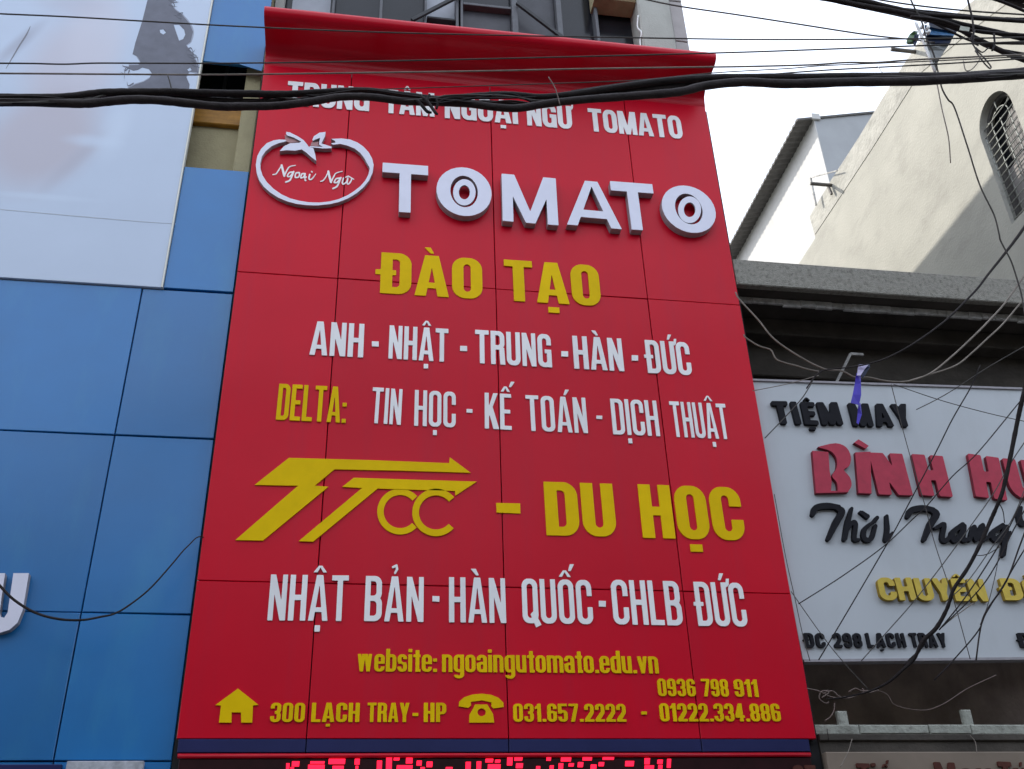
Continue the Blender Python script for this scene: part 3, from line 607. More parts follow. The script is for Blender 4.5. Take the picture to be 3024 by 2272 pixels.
# ================================================================== RED SIGNBOARD
rs = thing('tall_red_signboard', (2.03, 0, 2.8), 'tall red language-centre signboard with a canopy and raised white and yellow lettering', 'signboard')
cx = [0, .765, 2.013, 3.270, 4.06]; rz = [2.949, 3.937, 6.422, 8.70]
for i in range(4):
    for j in range(3):
        MB_ = MB().bbox(cx[i] + (.0035 if i else 0), cx[i + 1] - (.0035 if i < 3 else 0), 0, .04, rz[j] + (.0035 if j else 0), rz[j + 1] - (.0035 if j < 2 else 0), .003)
        buckle(MB_).build('panel', M['red'], rs)
prof = [(.004, 8.690), (.0035, 8.702), (-.001, 8.708), (-.006, 8.76), (-.02, 8.81), (-.06, 8.845), (-.13, 8.862), (-.24, 8.868), (-.33, 8.868), (-.375, 8.876), (-.405, 8.90), (-.418, 8.935), (-.41, 8.968), (-.385, 8.992), (-.35, 9.0), (.1, 9.02)]
m = MB(); X0, X1 = -.002, 4.062
for sgn, x0, x1 in ((0, X0, X1),):
    n = len(prof); vs = [(x, y, z) for x in (x0, x1) for y, z in prof]
    m.add(vs, [(i, i + 1, n + i + 1, n + i) for i in range(n - 1)], 0, True)
    inner = [(.1, 8.703)]
    k = len(m.v); m.add([(x0, y, z) for y, z in prof + inner], [tuple(range(n + 1))]); m.add([(x1, y, z) for y, z in prof + inner], [tuple(range(n + 1))[::-1]])
m.build('canopy', M['redawn'], rs)
for i in range(4):
    MB().bbox(cx[i] + .003 + (.01 if i == 0 else 0), cx[i + 1] - .003 - (.05 if i == 3 else 0), .0, .04, 2.868, 2.946, .003).build('navy_band', M['navy'], rs)
MB().tube([(.02, .0, 2.848), (4.0, .0, 2.848)], .014, 10).build('red_tube', M['redawn'], rs)
MB().box(.0, .008, .004, .06, 2.95, 8.70).box(4.052, 4.062, .041, .3, 2.95, 8.70).build('edge_return', M['alumside'], rs)

W2 = (M['white'], M['whiteside']); Y2 = (M['yellow'], M['yellow']); A2 = (M['alum'], M['alumside'])
D = .009
def tx(word, zf, l, r, cap, sty, mats, depth=D, y=None, **k): return text(rs, word, zf(*l), zf(*r), cap, (-depth if y is None else y), sty, mats, depth=depth, **k)
# line 1
for wd, l, r, c in (('TRUNG', (213, 455), (575, 485), 103), ('TÂM', (640, 491), (860, 509), 103), ('NGOẠI', (905, 514), (1225, 541), 101), ('NGỮ', (1265, 546), (1462, 563), 100), ('TOMATO', (1536, 571), (1945, 606), 99)):
    tx(wd, z1, l, r, c * .678, 'impact1', W2)
# TOMATO, deep channel letters
DT = .068
def big(ch, l, r, cap, w=None, s_=.24, b_=.2):
    g = STY['wide']
    STY['wide'] = (w, s_, b_, g[3])
    k = (ch, 'wide', DT, A2[0].name, 0); _cache.pop(k, None)
    tx(ch, z1, l, r, cap * .678, 'wide', A2, DT, step=.01); STY['wide'] = g
big('T', (628, 918), (832, 932), 210, .98); big('O', (868, 932), (1112, 950), 212, 1.14, .285, .175); big('M', (1157, 962), (1400, 982), 205, .90)
big('A', (1437, 978), (1676, 999), 198, .97, .215, .19); big('T', (1648, 995), (1838, 1008), 204, .95); big('O', (1864, 1005), (2101, 1024), 204, 1.14, .28, .175)
for cxp, cyp, rx_, ry_ in ((990, 838, 49, 57), (1971, 914, 50, 58)):   # small ring letter inside each O
    el = lambda a, bq: [z1(cxp + a * math.cos(t), cyp + bq * math.sin(t)) for t in np.linspace(0, 2 * math.pi, 41)[:-1]]
    flat(rs, 'inner_ring', el(rx_, ry_), -DT, .016, list(A2), holes=[el(rx_ - 25, ry_ - 26)])
for wd, l, r in (('ĐÀO', (622, 1276), (1070, 1304)), ('TẠO', (1168, 1308), (1588, 1334))): tx(wd, z1, l, r, 178 * .678, 'impact', Y2)
# language lines
for wd, l, r, c in (('ANH', (420, 265), (633, 276), 134), ('NHẬT', (733, 280), (970, 294), 132), ('TRUNG', (1078, 298), (1382, 316), 132), ('HÀN', (1470, 320), (1668, 331), 130), ('ĐỨC', (1762, 337), (1938, 347), 130)):
    tx(wd, z2, l, r, c * .746, 'goth', W2)
for x0, x1, y0, y1 in ((668, 695, 212, 232), (1017, 1045, 230, 250), (1418, 1445, 251, 272), (1697, 1722, 267, 288)):
    flat(rs, 'dash', [z2(x0, y0), z2(x1, y0 + 1), z2(x1, y1 + 1), z2(x0, y1)], -D, D, list(W2))
tx('DELTA:', z2, (287, 522), (564, 535), 143 * .746, 'delta', Y2)
for wd, l, r, c in (('TIN', (662, 535), (782, 543), 142), ('HỌC', (835, 546), (1000, 554), 142), ('KẾ', (1115, 557), (1222, 563), 142), ('TOÁN', (1282, 566), (1524, 576), 141), ('DỊCH', (1624, 580), (1810, 588), 141), ('THUẬT', (1862, 590), (2088, 600), 140)):
    tx(wd, z2, l, r, c * .746, 'thin', W2)
for x0, x1, y0, y1 in ((1043, 1066, 480, 494), (1557, 1580, 506, 519)):
    flat(rs, 'dash', [z2(x0, y0), z2(x1, y0 + 1), z2(x1, y1 + 1), z2(x0, y1)], -D, D, list(W2))
# arrow emblem
zb = lambda x, y: (700 + x * .3255, 1320 + y * .3255)
lg = (M['yellow'], M['yellow'])
flat(rs, 'emblem_bolt', [zb(*p) for p in ((470, 100), (1200, 120), (1925, 148), (1930, 95), (2120, 235), (1500, 216), (885, 203), (705, 352), (828, 362), (235, 850), (-15, 845), (555, 352), (160, 345))], -D, D, list(lg))
flat(rs, 'emblem_bolt', [zb(*p) for p in ((1060, 280), (1600, 298), (2175, 315), (1980, 443), (1978, 400), (1275, 378), (690, 860), (560, 855), (1135, 373), (955, 362))], -D, D, list(lg))
def cc(cx_, cy_, ro_, wd_, a0, a1):
    t = np.radians(np.linspace(a0, a1, 40)); return [zb(cx_ + ro_ * math.cos(a), cy_ + ro_ * math.sin(a)) for a in t] + [zb(cx_ + (ro_ - wd_) * math.cos(a), cy_ + (ro_ - wd_) * math.sin(a)) for a in t[::-1]]
flat(rs, 'letter', cc(1480, 587, 208, 58, 44, 318), -D + .003, D - .003, list(lg)); flat(rs, 'letter', cc(1805, 595, 215, 60, 42, 320), -D, D, list(lg))
flat(rs, 'dash', [z2(1160, 852), z2(1255, 854), z2(1256, 894), z2(1162, 890)], -D, D, list(Y2))
for wd, l, r in (('DU', (1360, 980), (1640, 986)), ('HỌC', (1742, 990), (2152, 1001))): tx(wd, z2, l, r, 212 * .746, 'impact', Y2)
# countries
for wd, l, r, c in (('NHẬT', (347, 261), (612, 263), 153), ('BẢN', (668, 263), (865, 266), 150), ('HÀN', (950, 267), (1140, 270), 150), ('QUỐC', (1195, 270), (1430, 274), 148), ('CHLB', (1497, 274), (1728, 278), 148), ('ĐỨC', (1778, 279), (1943, 282), 146)):
    tx(wd, z3, l, r, c * .8906, 'goth6', W2)
for x0, x1, y0, y1 in ((895, 918, 180, 198), (1447, 1470, 196, 215)):
    flat(rs, 'dash', [z3(x0, y0), z3(x1, y0 + 1), z3(x1, y1 + 1), z3(x0, y1)], -D, D, list(W2))
for wd, l, r in (('website:', (645, 430), (910, 432)), ('ngoaingutomato.edu.vn', (927, 432), (1647, 437))): tx(wd, z3, l, r, 76 * .8906, 'web', Y2, .009, step=.02)
for wd, l, r, c in (('0936', (1645, 512), (1770, 513), 58), ('798', (1792, 513), (1880, 514), 58), ('911', (1900, 514), (1978, 515), 58),
                    ('300', (355, 598), (470, 598), 64), ('LẠCH', (492, 598), (652, 598), 64), ('TRAY', (678, 598), (818, 598), 64), ('HP', (866, 598), (941, 598), 64),
                    ('031.657.2222', (1164, 597), (1539, 597), 60), ('01222.334.886', (1652, 596), (2053, 596), 60)):
    tx(wd, z3, l, r, c * .8906, 'num', Y2, .009, step=.02)
for x0, x1, y0, y1 in ((829, 848, 568, 578), (1588, 1606, 563, 573)):
    flat(rs, 'dash', [z3(x0, y0), z3(x1, y0), z3(x1, y1), z3(x0, y1)], -D, D, list(Y2))
flat(rs, 'house_icon', [z3(*p) for p in ((250, 487), (318, 541), (300, 543), (297, 600), (261, 600), (260, 566), (229, 566), (228, 600), (187, 600), (194, 543), (175, 542))], -D, D, list(Y2))
hs = [z3(*p) for p in ((982, 546), (984, 530), (1000, 516), (1028, 507), (1060, 504), (1090, 508), (1114, 518), (1130, 534), (1131, 548), (1098, 553), (1090, 546), (1091, 533), (1060, 526), (1022, 531), (1023, 543), (1014, 551))]
flat(rs, 'telephone_icon', hs, -D, D, list(Y2))
flat(rs, 'telephone_icon', [z3(*p) for p in ((1036, 540), (1077, 540), (1084, 552), (1096, 572), (1100, 600), (1017, 600), (1018, 574), (1030, 553))], -D, D, list(Y2),
     holes=[[z3(1058 + 14 * math.cos(t), 566 + 13 * math.sin(t)) for t in np.linspace(0, 6.283, 17)[:-1]]])
# tomato emblem
ring = [(620, 293), (520, 290), (430, 303), (320, 350), (225, 445), (165, 560), (140, 700), (155, 840), (200, 960), (270, 1060), (370, 1150), (500, 1235), (650, 1300), (800, 1340), (970, 1362), (1150, 1366), (1350, 1345), (1500, 1310), (1650, 1250), (1790, 1165), (1900, 1070), (1990, 960), (2048, 830), (2065, 700), (2040, 600), (1985, 500), (1900, 408), (1800, 338), (1680, 290), (1540, 272), (1370, 280), (1435, 312), (1440, 342), (1368, 350), (1400, 374), (1520, 362), (1640, 390), (1760, 440), (1850, 512), (1910, 590), (1950, 665), (1985, 722), (2000, 760), (1980, 860), (1925, 965), (1850, 1050), (1750, 1130), (1640, 1200), (1500, 1262), (1350, 1300), (1180, 1320), (1000, 1314), (850, 1290), (700, 1250), (560, 1185), (430, 1095), (320, 985), (250, 875), (218, 770), (214, 680), (240, 570), (300, 480), (400, 400), (510, 350), (640, 318)]
flat(rs, 'tomato_outline', [zt(*p) for p in ring], -.042, .042, list(A2))
flat(rs, 'tomato_leaf', [zt(*p) for p in ((640, 163), (700, 175), (830, 240), (920, 300), (980, 370), (1010, 412), (1080, 430), (1110, 530), (1128, 638), (1050, 580), (975, 510), (890, 450), (780, 472), (650, 465), (530, 478), (600, 400), (700, 352), (850, 342), (885, 325), (760, 258), (650, 222), (634, 190))], -.045, .045, list(A2))
flat(rs, 'tomato_leaf', [zt(*p) for p in ((1065, 290), (1090, 235), (1180, 178), (1280, 165), (1268, 240), (1212, 355), (1380, 408), (1375, 432), (1250, 436), (1022, 414), (1018, 398), (1235, 411), (1172, 372), (1178, 320), (1192, 262), (1125, 285), (1072, 310))], -.045, .045, list(A2))
dm = mat('leaf_shade_pink', (.45, .24, .24), .5, .1, 20)  # dusky plates paint the shaded parts of the leaves
flat(rs, 'tomato_leaf', [zt(*p) for p in ((612, 212), (640, 228), (755, 275), (870, 328), (700, 342), (628, 318))], -.030, .030, [dm, dm])
flat(rs, 'tomato_leaf', [zt(*p) for p in ((1050, 335), (1165, 325), (1158, 372), (1215, 402), (1035, 392))], -.030, .030, [dm, dm])
sc = lambda pts, r: ([zt(*p) for p in pts], r)
strokes(rs, 'script_lettering', [sc([(420, 862), (470, 850), (520, 780), (562, 712)], 1.6), sc([(562, 712), (585, 800), (605, 880)], 3.2), sc([(605, 880), (660, 770), (700, 730), (790, 710)], [2, 1.6, 1]),
    sc([(750, 820), (690, 830), (655, 885), (700, 890), (760, 812)], 1.9), sc([(760, 812), (720, 910), (690, 960), (630, 985)], 2.2), sc([(840, 830), (795, 840), (785, 905), (840, 900), (855, 840), (835, 828)], 1.9),
    sc([(930, 845), (890, 855), (875, 915), (920, 900), (948, 845), (938, 918), (965, 900)], 1.9), sc([(945, 950), (955, 958)], 2.2), sc([(1022, 862), (1008, 925), (1040, 942), (1085, 900), (1120, 850)], [2.4, 2.2, 1.8, 1.4, 1]), sc([(1052, 812), (1060, 818)], 2.0)], -.006, .006, [M['white']] * 2, .7, tol=.08)
strokes(rs, 'script_lettering', [sc([(1198, 972), (1240, 958), (1290, 890), (1325, 812)], 1.6), sc([(1325, 812), (1345, 900), (1368, 985)], 3.2), sc([(1368, 985), (1420, 880), (1460, 835), (1555, 808)], [2, 1.6, 1]),
    sc([(1510, 920), (1455, 930), (1420, 985), (1465, 990), (1530, 912)], 1.9), sc([(1530, 912), (1490, 1010), (1460, 1060), (1400, 1090)], 2.2), sc([(1572, 920), (1553, 1000), (1580, 1015), (1625, 975), (1645, 915)], 1.9),
    sc([(1645, 915), (1632, 1000), (1655, 1015), (1690, 975), (1708, 930)], 1.9), sc([(1610, 905), (1650, 888), (1690, 910), (1740, 938)], 1.5)], -.006, .006, [M['white']] * 2, .7, tol=.08)

# ================================================================== RED LED DISPLAY under the sign
ld = thing('led_display', (2, 0, 2.5), 'dark LED text display with lit red characters under the red sign', 'display')
MB().bbox(.03, 4.0, .0, .06, 2.2, 2.832, .004).build('display_face', M['ledbox'], ld)
bl = [(zl, b) for b in ((762, 785, 275, 330), (800, 850, 262, 296), (790, 815, 300, 330), (905, 1015, 285, 330), (920, 1015, 262, 278), (1040, 1150, 246, 280), (1065, 1140, 292, 330), (1210, 1245, 246, 284), (1215, 1235, 292, 330), (1355, 1390, 258, 330), (1415, 1455, 236, 330), (1465, 1505, 238, 256), (1545, 1590, 240, 276), (1485, 1590, 288, 312), (1615, 1650, 258, 290), (1680, 1720, 264, 300), (1640, 1670, 300, 330), (1805, 1850, 300, 330), (1935, 1970, 266, 330))]
bl += [(zm, b) for b in ((15, 45, 250, 320), (70, 120, 234, 256), (85, 165, 268, 320), (130, 165, 240, 258), (205, 240, 222, 275), (250, 302, 224, 246), (260, 305, 262, 292), (385, 412, 280, 320), (450, 480, 224, 246), (470, 496, 275, 320), (540, 605, 226, 250), (525, 555, 262, 320), (588, 622, 262, 282), (645, 680, 255, 286), (675, 735, 222, 244), (725, 762, 270, 320), (775, 810, 255, 280), (800, 872, 222, 240), (940, 996, 248, 280), (1060, 1095, 230, 268), (1060, 1120, 275, 320), (1140, 1175, 240, 265), (1145, 1172, 272, 320), (1200, 1226, 235, 290))]
for i, (zf, (x0, x1, y0, y1)) in enumerate(bl):
    flat(ld, 'led_segment', [zf(x0 + 2, y0), zf(x1, y0), zf(x1 - 3, y1), zf(x0, y1)], -.004, .004, [M['led']] * 2)

# ================================================================== LOW BUILDING WITH THE TAILOR'S SIGN (right)
tb = thing('tailor_shop_building', (6, .4, 0), 'low grey concrete building with a dark balcony between red sign and cream house', 'building')
MB().bbox(4.07, 8.495, 0, .06, 6.640, 6.905, .008).build('fascia', M['concrete'], tb)
MB().box(4.07, 8.495, .061, 9, 6.643, 6.90).build('roof_slab', M['concdark'], tb)  # split from the fascia so the dark colour gives the shaded underside
m = MB()   # moulding with broken underside
x = 4.1; rg = random.Random(5)
while x < 8.4:
    L = rg.uniform(.06, .22); m.bbox(x, x + L, .165 + rg.uniform(-.004, .004), .19, 6.572 + rg.uniform(-.01, .012), 6.638, .006); x += L
m.build('moulding', M['concmid'], tb)
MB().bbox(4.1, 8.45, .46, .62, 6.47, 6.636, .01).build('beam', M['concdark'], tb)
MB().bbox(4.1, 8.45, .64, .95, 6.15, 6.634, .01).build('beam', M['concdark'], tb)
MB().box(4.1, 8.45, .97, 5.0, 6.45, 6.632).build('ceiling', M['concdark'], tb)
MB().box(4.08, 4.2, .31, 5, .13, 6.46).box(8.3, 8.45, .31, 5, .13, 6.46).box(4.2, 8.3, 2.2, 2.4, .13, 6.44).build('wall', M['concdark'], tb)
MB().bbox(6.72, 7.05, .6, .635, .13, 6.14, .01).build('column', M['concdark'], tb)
MB().box(4.2, 8.3, .2, 2.18, 3.75, 3.90).build('floor_slab', M['balc'], tb)
MB().box(4.2, 8.3, .8, .9, 2.99, 3.74).build('balcony_wall', M['balc'], tb)
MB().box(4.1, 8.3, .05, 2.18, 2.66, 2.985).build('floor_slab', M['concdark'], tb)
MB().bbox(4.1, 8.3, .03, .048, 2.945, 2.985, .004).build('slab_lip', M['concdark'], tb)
m = MB(); x = 4.08
while x < 8.2:
    L = rg.uniform(.3, .6); m.bbox(x, x + L - .004, .10, .20, 2.997 + rg.uniform(-.003, .003), 3.064 + rg.uniform(-.003, .003), .008); x += L
m.build('balcony_rail', M['railm'], tb)
for x0, x1, zt_ in ((4.300, 4.372, 3.152), (5.222, 5.292, 3.165), (6.14, 6.21, 3.16), (7.06, 7.13, 3.16)):
    MB().bbox(x0, x1, .112, .15, 3.04, zt_ + .004, .010).build('rail_post', M['railm'], tb)
m = MB(); 
for k, (a, c) in enumerate((((5.05, .5, 6.02), (5.22, .45, 6.3)), ((5.22, .45, 6.3), (5.34, .45, 6.3)))): m.bar(a, c, .022)
m.build('bracket', M['concmid'], tb)

# tailor's signboard
ts = thing('tailor_signboard', (5.3, .05, 4.6), 'white tailor shop signboard with black, red and yellow raised letters', 'signboard')
P = [Y(z7(262, 882), .05), Y(z7(1905, 935), .05), Vector((6.5, .05, 3.52)), Y(z8(1666, 1005), .05), Y(z8(372, 1017), .05)]
P = [P[0] + Vector((-.03, 0, 0)), P[1] + Vector((.0, 0, 0)), Vector((6.50, .05, 3.525)), P[4] + Vector((-.03, 0, 0))]
plate([[(p.x, p.z) for p in P]], .10, y0=.15).build('board', [M['boardw'], M['alumside']], ts)
m = MB(); Q = [p + Vector((0, -.004, 0)) for p in P]
m.bar(Q[0], Q[1], .018, .02).bar(Q[3], Q[2], .018, .02); m.build('edge_frame', M['alumside'], ts)
B2 = (M['black'], M['black']); dt = .03; yy = .05 - dt
def tt(word, zf, l, r, cap, sty, mats, depth=dt, **k): return text(ts, word, zf(*l), zf(*r), cap, .05 - depth, sty, mats, depth=depth, **k)
tt('TIỆM', z7, (400, 1146), (815, 1155), 138 * .481, 'brush', B2, bl=10, jit=.04); tt('MAY', z7, (875, 1158), (1245, 1166), 138 * .481, 'brush', B2, bl=10, jit=.05)
C2 = (M['crim'], M['crimside'])
for ch, l, r, cap, ti in (('N', (1030, 1580), (1238, 1580), 255, -.03), ('H', (1290, 1584), (1482, 1586), 250, -.05), ('H', (1625, 1592), (1815, 1600), 262, -.09), ('U', (1850, 1600), (2040, 1606), 240, -.05)):
    tt(ch, z7, l, r, cap * .481, 'fat', C2, .035, bl=3, tilt=[ti])
flat(ts, 'letter', [z7(*p) for p in ((885, 1322), (978, 1318), (985, 1575), (905, 1572))], .015, .035, list(C2))
flat(ts, 'letter_accent', [z7(*p) for p in ((878, 1262), (905, 1242), (968, 1282), (948, 1300))], .015, .035, list(C2))
flat(ts, 'letter', [z7(*p) for p in ((622, 1312), (720, 1320), (728, 1440), (740, 1500), (736, 1558), (836, 1558), (838, 1568), (645, 1572), (632, 1440))], .015, .035, list(C2))
flat(ts, 'letter', [z7(*p) for p in ((662, 1290), (665, 1286), (765, 1266), (830, 1292), (858, 1350), (848, 1405), (815, 1430), (852, 1475), (862, 1525), (842, 1562), (838, 1566), (780, 1564), (777, 1560), (772, 1508), (742, 1466), (770, 1420), (770, 1360), (735, 1315), (668, 1294))], .013, .035, list(C2), smoothk=3)
def br(zf, pts, r): return ([zf(*p) for p in pts], r)
strokes(ts, 'script_lettering', [br(z8, [(408, 138), (425, 100), (490, 88), (560, 96)], [7, 9, 9, 7]), br(z8, [(552, 100), (580, 125), (545, 190), (500, 285)], [7, 10, 10, 6.5]),
    br(z8, [(638, 105), (615, 190), (598, 285)], [5, 8, 7]), br(z8, [(600, 260), (640, 190), (662, 200), (655, 285), (685, 290)], [4, 6, 7, 6.5, 4]),
    br(z8, [(760, 190), (715, 230), (715, 285), (755, 285), (780, 210)], [5, 7, 7, 7, 6]), br(z8, [(775, 180), (790, 160)], 6), br(z8, [(690, 125), (732, 152)], [4, 7]), br(z8, [(700, 128), (735, 150)], 5),
    br(z8, [(848, 150), (852, 230), (845, 290), (882, 250)], [5, 7, 7, 4])], .02, .03, list(B2), 1.3)
strokes(ts, 'script_lettering', [br(z8, [(975, 150), (995, 115), (1060, 102), (1125, 112)], [7, 9, 9, 7]), br(z8, [(1115, 110), (1145, 140), (1110, 200), (1072, 290)], [7, 10, 10, 6.5]),
    br(z8, [(1140, 220), (1190, 200), (1180, 280), (1205, 295), (1240, 250)], [5, 7, 7, 7, 4]), br(z8, [(1300, 200), (1240, 250), (1255, 295), (1290, 260), (1310, 210), (1305, 290), (1340, 285)], [7, 8, 8, 7, 7, 7, 5]),
    br(z8, [(1345, 290), (1370, 215), (1385, 290), (1420, 205), (1425, 285), (1460, 270)], [6, 7, 7, 7, 8, 5]), br(z8, [(1540, 205), (1480, 250), (1500, 290), (1540, 260), (1560, 215)], [7, 8, 8, 8, 7]),
    br(z8, [(1565, 215), (1555, 300), (1545, 380)], [7, 8, 7]), br(z8, [(1560, 290), (1585, 245)], [6, 3.5])], .02, .03, list(B2), 1.3)
strokes(ts, 'script_lettering', [br(z8, [(1650, 100), (1640, 150), (1660, 195), (1720, 170)], [5, 8, 8, 6])], .02, .03, list(B2), 1.3)
K2 = (M['yellow2'], M['yside'])
tt('CHUYÊN', z8, (815, 652), (1458, 660), 135 * .4946, 'chuy', K2, .035, bl=5, jit=.03); tt('ĐỒ', z8, (1556, 652), (1800, 655), 130 * .4946, 'chuy', K2, .035, bl=5)
for wd, l, r in (('ĐC', (366, 934), (488, 935)), ('298', (538, 934), (708, 935)), ('LẠCH', (738, 934), (968, 934)), ('TRAY', (1000, 934), (1215, 933)), ('ĐT', (1650, 934), (1790, 934))):
    tt(wd, z8, l, r, 86 * .4946, 'addr', B2, .02, bl=4, step=.02)
# lower cream board
cb = thing('brown_lettered_board', (5.3, -.02, 2.6), 'dull cream board with brown letters under the balcony', 'signboard')
MB().bbox(4.10, 7.2, -.02, .045, 2.0, 2.862, .006).build('board', M['boardc'], cb)
def tc(word, l, r, cap, **k): return text(cb, word, z8(*l), z8(*r), cap * .4946, -.035, 'cream', (M['brownl'], M['brownl']), depth=.015, bl=5, jit=.03, **k)
tc('Tiến', (690, 1775), (1000, 1775), 150); tc('May', (1160, 1778), (1500, 1778), 160); tc('Tú', (1545, 1780), (1720, 1780), 165); tc('CT', (300, 1765), (440, 1768), 130)

# ================================================================== CREAM HOUSE (far right) and SHED BEHIND
XC = 8.5
ch = thing('cream_house', (XC + 3, 3, 0), 'tall cream plastered house wall with an arched grille window', 'building')
ycen, zpk, hw, zb_ = 1.485, 10.92, .33, 9.19
zsp = zpk - hw * 1.15
arch = [(ycen - hw, zb_), (ycen + hw, zb_)] + [(ycen + hw * math.cos(t), zsp + hw * 1.15 * math.sin(t)) for t in np.linspace(0, math.pi, 25)]
outer = [(-.4, .13), (9.2, .13), (9.2, 12.40), (6.1, 12.40), (6.1, 12.87), (2.95, 12.87), (2.35, 12.84), (1.06, 12.235), (-.4, 11.55)]
# wall plate in (y,z) turned to face -x
def side_plate(loops, x_front, depth, mats, name, parent, **k):
    m = plate(loops, depth, y0=0)
    m.v = [(x_front + depth + v[1], v[0], v[2]) for v in m.v]     # (a, -d, z) -> (x, a, z)
    m.f = [f[::-1] for f in m.f]
    return m.build(name, mats, parent, **k)
side_plate([outer, arch[::-1]], XC, .28, [M['cream'], M['creamold']], 'wall', ch)
MB().box(XC + .3, 14, -.35, 6.1, .13, 11.2).build('house_body', M['cream'], ch)
# weathered coping, slightly proud
lim = 12.42
side_plate([[(6.08, 12.46), (6.12, 12.88), (5.2, 12.91), (4.2, 12.88), (3.0, 12.90), (2.34, 12.87), (1.05, 12.265), (-.4, 11.58), (-.4, 11.2), (1.25, 11.95), (2.5, 12.44), (4.0, 12.42), (5.2, 12.44)]], XC - .008, .30, [M['creamold'], M['creamold']], 'coping', ch)
wi = MB(); yk = XC + .285
MB().box(XC + .20, XC + .27, ycen - hw - .1, ycen + hw + .1, zb_ - .1, zpk + .1).build('window_pane', M['glass'], ch)
def rim(k): return [(ycen - hw * k, zb_ + (1 - k) * .3), (ycen + hw * k, zb_ + (1 - k) * .3)] + [(ycen + hw * k * math.cos(t), zsp + hw * 1.15 * k * math.sin(t)) for t in np.linspace(0, math.pi, 25)]
wf = side_plate([rim(.999), rim(.86)[::-1]], XC + .10, .05, [M['wood'], M['wood']], 'window_frame', ch)
wf.data.materials[0] = M['roofm']; wf.data.materials[1] = M['roofm']
# wrought grille: level bars, three uprights joined by a small arch with spokes, rim bars
gm = MB(); gx = XC + .06; rg_ = .0075
for k in range(15):
    z = 9.27 + .108 * k; f = 1.0 if z < zsp else math.sqrt(max(0, 1 - ((z - zsp) / (hw * 1.15)) ** 2))
    if z < 10.68: gm.tube([(gx, ycen - hw * f + .004, z), (gx, ycen + hw * f - .004, z)], rg_, 6)
for dy in (-.165, 0, .165): gm.tube([(gx + .012, ycen + dy, zb_ + .004), (gx + .012, ycen + dy, 10.60)], rg_, 6)
gm.tube([(gx + .012, ycen + .165 * math.cos(t), 10.60 + .14 * math.sin(t)) for t in np.linspace(0, math.pi, 15)], rg_, 6)
for t in (.15, .5, .85):
    t *= math.pi; gm.tube([(gx + .012, ycen + .165 * math.cos(t), 10.60 + .14 * math.sin(t)), (gx + .012, ycen + .265 * math.cos(t), 10.60 + .27 * math.sin(t))], rg_, 6)
for sg in (-1, 1): gm.tube([(gx, ycen + sg * (hw - .012), zb_ + .004), (gx, ycen + sg * (hw - .012), zsp)], rg_, 6)
gm.build('grille', M['grillem'], ch)
MB().box(XC + .185, XC + .198, ycen - hw - .02, ycen + hw + .02, zb_ - .1, 10.02).build('curtain', M['curtain'], ch)
for s0, s1 in (((1375, 320), (1500, 330)), ((875, 1172), (968, 1182))):     # drain spouts poking from the wall
    q = at(z6(*s1), 0, XC - .05); MB().tube([q + Vector((.1, 0, 0)), q + Vector((-.32, 0, .0))], .03, 10).build('drain_spout', M['rodd'], ch)

sh = thing('white_shed', (11, 9, 0), 'whitewashed rear building with a dark corrugated roof edge', 'building')
XS, YS, ZE = 9.5, 6.87, 16.15
MB().box(XS, XS + .015, YS, 13.5, .13, ZE).build('side_wall', M['whitewall'], sh)
mm = MB(); mm.add([(XS + .017, YS, .13), (15, YS, .13), (15, YS, ZE + 1.25), (XS + .017, YS, ZE - .08), (XS + .017, YS + .2, .13), (15, YS + .2, .13), (15, YS + .2, ZE + 1.25), (XS + .017, YS + .2, ZE - .08)], [(0, 1, 2, 3), (7, 6, 5, 4), (0, 3, 7, 4), (3, 2, 6, 7), (1, 5, 6, 2), (0, 4, 5, 1)])
mm.build('front_wall', M['shadewall'], sh)
MB().box(XS - .05, XS + .12, YS - .05, YS - .012, ZE - .12, ZE + .02).build('corner_cap', M['whitewall'], sh)
rm = MB(); n = 90; y0, y1 = YS - .03, 13.8
top = []; 
for i in range(n + 1):
    y = y0 + (y1 - y0) * i / n; d = .03 * (i % 2)
    top.append(((XS - .36, y, ZE - .14 + d), (15, y, ZE + 1.28 + d)))
vs = [q for t in top for q in t] + [(q[0], q[1], q[2] - .05) for t in top for q in t]
N2 = 2 * (n + 1)
fs = []
for i in range(n):
    a, b_, c, d = 2 * i, 2 * i + 1, 2 * i + 3, 2 * i + 2
    fs += [(a, b_, c, d), (a + N2, d + N2, c + N2, b_ + N2), (a, d, d + N2, a + N2), (b_, b_ + N2, c + N2, c)]
fs += [(0, N2, N2 + 1, 1), (N2 - 2, N2 - 1, 2 * N2 - 1, 2 * N2 - 2)]
rm.add(vs, fs); rm.build('roof', M['roofm'], sh)
an = thing('rooftop_bracket', at(z6(850, 1135), 0, 8.35), 'thin bent metal bracket standing on the cream wall coping', 'bracket')
q = [at(z6(*p), 0, 8.40) for p in ((1020, 1090), (850, 1135), (885, 1310))]
MB().bar(q[0], q[1], .02).bar(q[1], q[2], .03).build('bracket_rod', M['concmid'], an)
q = [at(z6(*p), 0, 8.44) for p in ((965, 1195), (985, 1240))]; MB().bar(q[0], q[1], .035).build('bracket_foot', M['rodd'], an)

